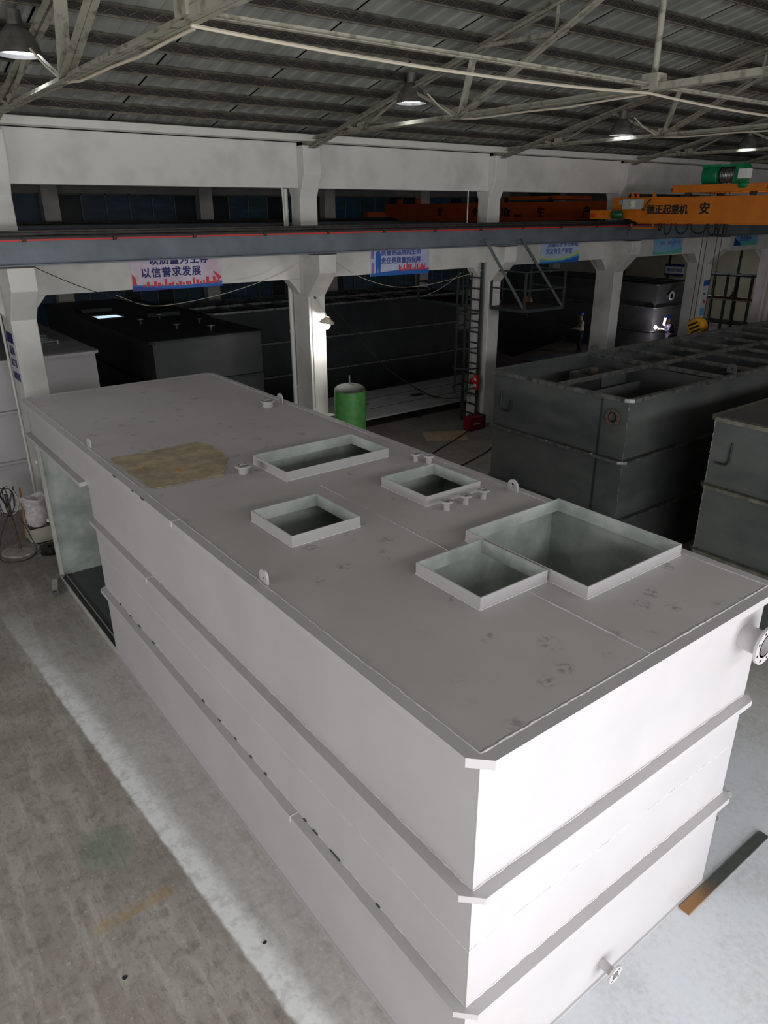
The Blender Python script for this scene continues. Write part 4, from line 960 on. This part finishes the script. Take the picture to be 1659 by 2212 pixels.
def spline(pts, n=8):
    P = [Vector(p) for p in pts]; out = []
    for i in range(len(P)-1):
        p0 = P[max(i-1,0)]; p1 = P[i]; p2 = P[i+1]; p3 = P[min(i+2,len(P)-1)]
        for k in range(n):
            t_ = k/n; out.append(.5*((2*p1)+(p2-p0)*t_+(2*p0-5*p1+4*p2-p3)*t_**2+(3*p1-p0-3*p2+p3)*t_**3))
    return out+[P[-1]]
cable('welding_cable', spline([(12.33, 12.86, .1), (11.6, 12.6, .02), (10.4, 12.1, .02), (9.2, 11.5, .02), (8.6, 11.2, .02)]), .018, M_dcable, 'black welding cable trailing from the red machine over the floor')
cable('slack_cable', spline([(11.2, 18.6, 3.31), (11.9, 18.1, 2.3), (12.6, 17.3, 1.2), (13.1, 15.6, .5), (13.0, 13.9, .75)]), .02, M_dcable, 'dark slack cable from the far tank top down to the ladder')
cable('floor_cable', spline([(9.4, 10.6, .02), (10.6, 10.9, .02), (11.8, 11.4, .02), (12.9, 12.4, .02)]), .014, M_dcable, 'thin black cable on the floor in front of the ladder')
cable('hanging_wire', catenary((1.0, 13.1, 5.22), (3.3, 13.5, 4.3), .1), .008, M_dcable, 'thin dark wire sagging below the leftmost poster, left half')
cable('hanging_wire', spline([(2.6, 13.4, 4.55), (3.3, 13.5, 4.28), (4.2, 13.5, 4.30), (5.4, 13.5, 4.48), (6.6, 13.5, 4.8), (7.1, 13.2, 5.15)]), .006, M_cable, 'pale wire sagging below the leftmost poster toward the lamp column')
cable('hanging_wire', spline([(7.62, 13.2, 5.15), (8.7, 13.4, 4.62), (9.8, 13.5, 4.3), (10.7, 13.5, 4.24), (11.8, 13.5, 4.33), (13.1, 13.4, 4.55)]), .006, M_cable, 'pale wire sagging below the middle poster toward the ladder')
cable('drop_wire', [(6.72, 13.5, 5.75), (6.7, 13.5, 6.62)], .016, M_pipe, 'thin white conduit between the runway and the upper beam, left of the lamp column')
cable('drop_wire', [(12.5, 13.5, 5.75), (12.5, 13.5, 6.62)], .016, M_pipe, 'thin white conduit between the runway and the upper beam, left of the ladder column')
# steel flat bar on the floor
def rust_end_bar():
    m = mat('half_rusted_bar', (92,96,92), .45, .4, var=.1, scale=3); nt = m.node_tree; N = nt.nodes; L = nt.links; b = N['Principled BSDF']
    prev = b.inputs['Base Color'].links[0].from_socket
    sp = N.new('ShaderNodeSeparateXYZ'); L.new(N.new('ShaderNodeNewGeometry').outputs['Position'], sp.inputs[0])
    r = N.new('ShaderNodeMapRange'); L.new(sp.outputs[0], r.inputs[0]); r.inputs[1].default_value = 3.35; r.inputs[2].default_value = 2.95
    x = N.new('ShaderNodeMix'); x.data_type = 'RGBA'; L.new(r.outputs[0], x.inputs[0]); L.new(prev, x.inputs[6]); x.inputs[7].default_value = lin((150,110,70)); L.new(x.outputs[2], b.inputs['Base Color'])
    return m
tag(MB().box((2.8, -.135, .0), (4.3, -.035, .022)).build('flat_bar', rust_end_bar()), 'long steel flat bar with a rusty end on the floor by the tank corner', 'steel bar')
for i, (x, y, a, l, lb) in enumerate(((5.25, 2.9, .9, .5, 'upper'), (5.15, 2.7, .9, .5, 'lower'))):
    tag(MB().bar((x, y, .01), (x+l*math.cos(a), y-l*math.sin(a), .01), .07, .018).build('steel_offcut', M_dark), 'short dark steel strip on the floor right of the big pipe flange, %s one' % lb, 'offcut')
def scrap(x, y, s, m, lb, nm='paper_scrap', cat='scrap', seed=1):
    random.seed(seed); n = 7
    tag(MB().prism([(x+s*random.uniform(.6,1)*math.cos(2*PI*k/n), y+s*random.uniform(.4,.8)*math.sin(2*PI*k/n)) for k in range(n)], 'z', .001, .006).build(nm, m), lb, cat)
scrap(4.75, 1.75, .1, mat('yellow_paper', (206,190,120), .8, var=.1), 'yellowish scrap on the floor right of the tank', seed=2)
scrap(4.35, .85, .09, M_white, 'white scrap on the floor right of the tank', seed=3)
scrap(4.1, .35, .08, M_conc_d, 'grey scrap on the floor near the flat bar', seed=4)
scrap(4.55, .45, .06, M_white, 'small white scrap beyond the flat bar', seed=6)
scrap(3.05, -1.0, .1, M_dim, 'dark flake on the pale floor at the lower right', 'paint_flake', 'flake', 8)
scrap(-.5, 2.05, .025, M_darker, 'tiny dark flake on the pale floor strip at the lower left', 'paint_flake', 'flake', 9)
scrap(-1.62, 2.5, .03, M_darker, 'tiny dark flake on the brown floor at the lower left', 'paint_flake', 'flake', 10)
t = thing('angle_offcut', (-.12, 10.3, 0), 'short steel angle piece on the floor at the room sill corner', 'offcut')
MB().angle((-.09, 10.62, .05), (-.25, 9.98, .05), .1, .008).build('angle_bar', M_post, t); MB().box((-.29, 9.94, .0), (-.21, 10.0, .09)).build('end_cap', M_bare, t)

# ---- corner clutter by the far left column
t = thing('stand_with_cables', (-.3, 12.25, 0), 'metal stand on a round base hung with loose cables, far left', 'stand')
MB().lathe((-.3, 12.25, 0), (0,0,1), [(0,0),(.34,0),(.35,.02),(.33,.045),(.1,.07),(0,.07)], 32, False).build('round_base', mat('spattered_base', (158,152,144), .7, rgb2=(112,106,100), scale=10), t, smooth=True)
MB().tube([(-.3, 12.25, .05), (-.34, 12.27, .75), (-.36, 12.28, 1.2)], .028, 10).build('pole', M_rust, t, smooth=True)
for a in (.4, 2.2, 4.0): MB().tube([(-.36, 12.28, .92), (-.36+.2*math.cos(a), 12.28+.2*math.sin(a), 1.3)], .016, 6).build('prong', M_darker, t)
random.seed(5)
for i in range(5):
    a = random.uniform(0, 6.28); c = Vector((-.36, 12.28, 1.05))
    pts = [c+Vector((.2*math.sin(k/12*2*PI)*math.cos(a), .2*math.sin(k/12*2*PI)*math.sin(a), -.28-.28*math.cos(k/12*2*PI)+.28+random.uniform(-.03,.03))) for k in range(13)]
    MB().tube(spline(pts, 3), .009, 5).build('coiled_cable', random.choice((M_dcable, M_cable, M_dim)), t, smooth=True)
MB().tube(spline([(-.34, 12.2, .9), (-.62, 12.0, .5), (-.72, 11.9, .08), (-.5, 11.78, .02), (-.25, 11.78, .02), (-.08, 11.95, .06), (-.1, 12.1, .3), (-.2, 12.2, .7)]), .011, 6).build('trailing_cable', M_dcable, t, smooth=True)
MB().box((-.62, 12.5, .75), (-.55, 12.9, 1.35)).build('lamp_panel', M_darker, t, bevel=.01)
t = thing('pale_crate', (.16, 12.62, 0), 'pale open crate under the white sack by the far left column', 'crate')
cr = MB()
for a, b in (((-.06,12.4),(.38,12.42)), ((-.06,12.82),(.38,12.84)), ((-.06,12.42),(-.04,12.82)), ((.36,12.42),(.38,12.82))): cr.box((a[0],a[1],.0), (b[0],b[1],.32))
cr.box((-.06,12.4,0), (.38,12.84,.02)); cr.build('crate_body', mat('pale_crate_board', (178,172,156), .7, var=.08), t)
# lumpy sack
sk = MB(); n = 22; prof = [(0,.03),(.16,.03),(.2,.12),(.215,.28),(.19,.42),(.2,.52),(.235,.60),(.215,.63),(.15,.56),(0,.50)]
rings = []; random.seed(11)
for (r, h) in prof:
    rg = []
    for j in range(n):
        a = 2*PI*j/n; rr = r*(1+.07*math.sin(3*a+h*9)+.05*math.sin(7*a-h*14)+random.uniform(-.02,.02)); rg.append((.16+rr*math.cos(a), 12.62+rr*math.sin(a)*.9, .3+h+.03*math.sin(2*a+1)*(h > .5)))
    rings.append(rg)
vs = [p for r in rings for p in r]; fs = [(i*n+j, i*n+(j+1)%n, (i+1)*n+(j+1)%n, (i+1)*n+j) for i in range(len(prof)-1) for j in range(n)]
tag(sk.add(vs, fs).build('sack', M_bag, smooth=True), 'crumpled white woven sack standing in the crate by the far left column', 'sack')
t = thing('cable_spool', (.16, 11.86, 0), 'black plastic spool lying flat on the floor in front of the crate', 'spool')
for z in (0, .11): MB().lathe((.16, 11.86, z), (0,0,1), [(.05,0),(.19,0),(.19,.02),(.05,.02)], 28).build('spool_disc', M_black, t, smooth=True)
MB().lathe((.16, 11.86, .02), (0,0,1), [(.05,0),(.11,0),(.11,.09),(.05,.09)], 24).build('spool_core', M_black, t, smooth=True)
for i, (x, y, l, lb) in enumerate(((.0, 12.98, 1.0, 'longer one on the left'), (.12, 13.08, .72, 'shorter one on the right'))):
    tag(MB().bar((x-.06, y-.1, .0), (x+.04, y+.12, l), .06, .03, (1,0,0)).build('timber_batten', M_wood), 'pale timber batten leaning behind the white sack, '+lb, 'batten')
# ladder lying on the grey closed tank
t = thing('aluminium_ladder', (1.7, 17.2, 3.3), 'aluminium ladder lying on top of the grey closed tank', 'ladder')
for dx in (0, .38): MB().bar((1.55+dx, 16.0, 3.34), (1.65+dx, 18.4, 3.34), .03, .07).build('stile', M_edge, t)
for i in range(9): 
    y = 16.15+i*.26; x = 1.55+.1*(y-16)/2.4; MB().bar((x, y, 3.34), (x+.38, y, 3.34), .03, .03).build('rung', M_edge, t)
# storage rack in the far right bay
t = thing('storage_rack', (33, 16.7, 0), 'dark steel storage rack with shelves by the beige wall', 'rack')
for x in (32.6, 33.6):
    for y in (15.4, 16.6, 17.8): MB().box((x-.05, y-.05, 0), (x+.05, y+.05, 3.3)).build('rack_post', M_ladder, t)
for z in (1.0, 2.1, 3.2):
    MB().box((32.5, 15.3, z), (33.7, 17.9, z+.06)).build('shelf', M_card2 if z == 2.1 else M_ladder, t)
tag(MB().lathe((32.9, 16.4, 2.161), (0,0,1), [(0,0),(.12,0),(.12,.12),(.04,.16),(.03,.34),(0,.34)], 16, False).build('shelf_jar', M_rust, smooth=True), 'small brown jar standing on the rack shelf', 'jar')
tag(MB().box((22.0, 18.6, .02), (24.6, 19.6, .06)).build('blue_sheet', mat('pale_blue_sheet', (128,146,160), .5, var=.15, scale=3)), 'pale bluish sheet on the floor near the standing worker', 'sheet')

# ================================================================== WORKERS
def skin_mesh(verts, edges, radii, root, sub=2):
    me = bpy.data.meshes.new('skeleton'); me.from_pydata(verts, edges, []); o = bpy.data.objects.new('tmp_skin', me); COL.objects.link(o)
    o.modifiers.new('skin', 'SKIN'); sv = me.skin_vertices[0].data
    for i, r in enumerate(radii):
        sv[i].radius = (r, r) if not isinstance(r, tuple) else r; sv[i].use_root = (i == root)
    m = o.modifiers.new('sub', 'SUBSURF'); m.levels = sub; m.render_levels = sub
    dg = bpy.context.evaluated_depsgraph_get(); out = bpy.data.meshes.new_from_object(o.evaluated_get(dg)); bpy.data.objects.remove(o)
    out.polygons.foreach_set('use_smooth', [True]*len(out.polygons)); return out
def person(label, loc, rz, arms, top_m, leg_m, helmet_m, lean=0.0):
    t = thing('person', loc, label, 'person', rz=rz)
    J = {'pel': (0,0,.95), 'waist': (0,.01-lean*.2,1.1), 'chest': (0,.0-lean*.7,1.32), 'neck': (0,-.01-lean,1.48), 'head1': (0,-.035-lean*1.15,1.58), 'head2': (0,-.03-lean*1.25,1.69)}
    for s, k in ((1,'l'),(-1,'r')):
        J['hip'+k] = (.1*s,0,.9); J['knee'+k] = (.115*s,-.03,.5); J['ank'+k] = (.12*s,.03,.1); J['toe'+k] = (.13*s,-.15,.045)
        J['sh'+k] = (.19*s,-lean*.85,1.41); J['el'+k] = arms[k][0]; J['wr'+k] = arms[k][1]; J['palm'+k] = arms[k][2]
    E_ = [('pel','waist'),('waist','chest'),('chest','neck'),('neck','head1'),('head1','head2')]
    for k in 'lr': E_ += [('pel','hip'+k),('hip'+k,'knee'+k),('knee'+k,'ank'+k),('ank'+k,'toe'+k),('chest','sh'+k),('sh'+k,'el'+k),('el'+k,'wr'+k),('wr'+k,'palm'+k)]
    Rr = {'pel':.13,'waist':.12,'chest':.145,'neck':.055,'head1':.085,'head2':.09}
    for k in 'lr': Rr.update({'hip'+k:.09,'knee'+k:.058,'ank'+k:.042,'toe'+k:.035,'sh'+k:.06,'el'+k:.042,'wr'+k:.03,'palm'+k:.036})
    V = [J[n] for n in J]; R_ = [Rr[n] for n in J]; idx = {n: i for i, n in enumerate(J)}; ed = [(idx[a], idx[b]) for a, b in E_]
    for k in 'lr':   # fingers curl on from the palm
        w = Vector(J['palm'+k]); d = (w-Vector(J['wr'+k])).normalized(); sd = d.cross(Vector((0,0,1))); sd = sd.normalized() if sd.length > .1 else Vector((1,0,0))
        dn = Vector((0,0,-1))
        for f_, (o_, ln) in enumerate(((-.03,.055),(-.01,.07),(.01,.066),(.03,.052),(.045,.04))):
            a = w+sd*o_+d*.02; b = a+d*ln*.6+dn*.008; c = b+d*ln*.35+dn*ln*.5
            if f_ == 4: a = w+sd*.035-d*.02; b = a+sd*.025+d*.025; c = b+d*.03
            i0 = len(V); V += [tuple(a), tuple(b), tuple(c)]; R_ += [.011,.0095,.008]; ed += [(idx['palm'+k], i0), (i0, i0+1), (i0+1, i0+2)]
    me = skin_mesh(V, ed, R_, 0); me.name = 'body'; me.materials.append(mat('skin', (176,132,106), .6, var=.05))
    o = bpy.data.objects.new('body', me); COL.objects.link(o); o.parent = t
    def cloth(nm, names, grow, m, cut=None):
        ii = {n: i for i, n in enumerate(names)}; vv = [Vector(J[n]) for n in names]
        if cut:
            for n, (a, b, f) in cut.items(): vv[ii[n]] = Vector(J[a]).lerp(Vector(J[b]), f)
        mm = skin_mesh([tuple(v) for v in vv], [(ii[a], ii[b]) for a, b in E_ if a in ii and b in ii], [Rr[n]*1.12+grow for n in names], 0); mm.materials.append(m)
        c = bpy.data.objects.new(nm, mm); COL.objects.link(c); c.parent = t; return c
    cloth('jacket', ['pel','waist','chest','neck','shl','ell','wrl','shr','elr','wrr'], .012, top_m, {'neck': ('chest','neck',.75)})
    cloth('trousers', ['pel','hipl','kneel','ankl','hipr','kneer','ankr'], .012, leg_m)
    for k in 'lr':
        a, b = Vector(J['ank'+k]), Vector(J['toe'+k])
        mm = skin_mesh([tuple(a+Vector((0,.03,-.055))), tuple(a+Vector((0,-.02,-.05))), tuple(b), tuple(a+Vector((0,0,.06)))], [(0,1),(1,2),(1,3)], [.045,.05,.045,.052], 1); mm.materials.append(M_black)
        c = bpy.data.objects.new('boot', mm); COL.objects.link(c); c.parent = t
    hx, hy, hz = J['head2']
    hl = MB().lathe((0,0,0), (0,0,1), [(.125,0),(.128,.03),(.118,.075),(.09,.115),(.05,.135),(0,.142)], 24, False)
    hl.lathe((0,0,0), (0,0,1), [(.125,-.004),(.15,-.008),(.152,.004),(.125,.01)], 24)
    hl.prism([(-.08,-.12),(.08,-.12),(.06,-.2),(-.06,-.2)], 'z', -.006, .006)
    h = hl.build('helmet', helmet_m, None, loc=(0,0,0), smooth=True); h.parent = t; h.location = (hx, hy+.0, hz+.03); h.rotation_euler = (lean*.9, 0, 0)
    # face: nose, eyes, mouth, ears
    fz = hz-.035; fy = hy-.088
    fc = MB(); fc.lathe((hx, fy, fz-.02), (0,-1,-.35), [(.022,-.02),(.016,.01),(.004,.028),(0,.03)], 8, False)
    for s in (-1, 1): fc.lathe((hx+s*.088, hy+.0, fz-.01), (s,0,0), [(.03,-.01),(.028,.008),(0,.012)], 10, False)
    c = fc.build('nose_and_ears', mat('skin', (0,0,0)), None, loc=(0,0,0), smooth=True); c.parent = t; c.location = (0,0,0); c['kind'] = 'stuff'
    ey = MB()
    for s in (-1, 1): ey.lathe((hx+s*.034, fy+.012, fz+.012), (0,-1,0), [(.012,-.004),(.009,.004),(0,.006)], 8, False)
    ey.bar((hx-.025, fy+.004, fz-.062), (hx+.025, fy+.004, fz-.062), .008, .006)
    c = ey.build('eyes_and_mouth', M_black, None, loc=(0,0,0)); c.parent = t; c.location = (0,0,0); c['kind'] = 'stuff'
    return t
M_helm = mat('blue_helmet_plastic', (28,74,170), .35, var=.04)
face_left = math.atan2(-.8, -.6)
p1 = person('standing worker in a cream jacket and blue helmet between the columns', (25.45, 19.35, 0), face_left,
   {'l': [(.24,-.06,1.14), (.14,-.28,1.1), (.12,-.35,1.11)], 'r': [(-.24,-.06,1.14), (-.12,-.3,1.08), (-.1,-.37,1.09)]}, mat('cream_jacket', (186,176,148), .8, var=.1, scale=8), mat('navy_trousers', (34,46,66), .8, var=.1), M_helm)
p2 = person('welder in dark overalls and blue helmet working at the tank corner', (27.75, 16.2, 0), face_left,
   {'l': [(.24,-.2,1.16), (.1,-.42,1.24), (.08,-.49,1.26)], 'r': [(-.24,-.2,1.14), (-.1,-.44,1.2), (-.07,-.51,1.22)]}, mat('dark_overalls', (40,42,58), .8, var=.1), mat('dark_overalls', (40,42,58)), M_helm, lean=.12)
ms = MB(); cs, sn = math.cos(face_left), math.sin(face_left)
def loc_w(x, y, z): return (27.75+x*cs-y*sn, 16.2+x*sn+y*cs, z)
ms.add([loc_w(*p) for p in ((-.12,-.36,1.38),(.12,-.36,1.38),(.13,-.32,1.72),(-.13,-.32,1.72),(-.12,-.37,1.38),(.12,-.37,1.38),(.13,-.33,1.72),(-.13,-.33,1.72))], [(0,1,2,3),(4,7,6,5),(0,4,5,1),(1,5,6,2),(2,6,7,3),(3,7,4,0)])
tag(ms.build('welding_shield', M_white), 'white hand-held welding shield in front of the welder', 'welding shield')
arc = loc_w(0, -.72, 1.3)
tag(MB().tube([loc_w(0,-.5,1.24), loc_w(0,-.62,1.3), loc_w(0,-.7,1.3)], .014, 6).build('welding_torch', M_railst), 'welding torch held against the tank corner', 'welding torch')
wa = MB().lathe((arc[0], arc[1], arc[2]-.09), (0,0,1), [(0,0),(.05,.03),(.075,.09),(.05,.15),(0,.19)], 12, False).build('welding_arc', mat('arc_glow', (255,240,255), .5, var=0, emit=(255,225,250), estr=60), smooth=True)
tag(wa, 'dazzling welding arc at the corner of the far tank', 'welding arc')
d = bpy.data.lights.new('arc_light', 'POINT'); d.energy = 60; d.color = (.95, .85, 1); d.shadow_soft_size = .08
o = bpy.data.objects.new('arc_light', d); COL.objects.link(o); o.location = (arc[0]-.05, arc[1]-.15, arc[2]+.03)
t = thing('blue_drum', (27.6, 15.1, 0), 'round blue drum on a grey stand between the welder and the hook', 'drum')
MB().lathe((27.52, 15.1, 1.2), (-1,.6,.1), [(0,0),(.2,0),(.24,.04),(.24,.26),(.2,.3),(0,.3)], 24, False).build('drum_body', mat('teal_blue_paint', (22,74,122), .4, rgb2=(16,52,92), scale=5), t, smooth=True)
MB().box((27.3, 15.05, 0), (27.5, 15.25, .98)).build('drum_stand', M_dim, t, bevel=.02)
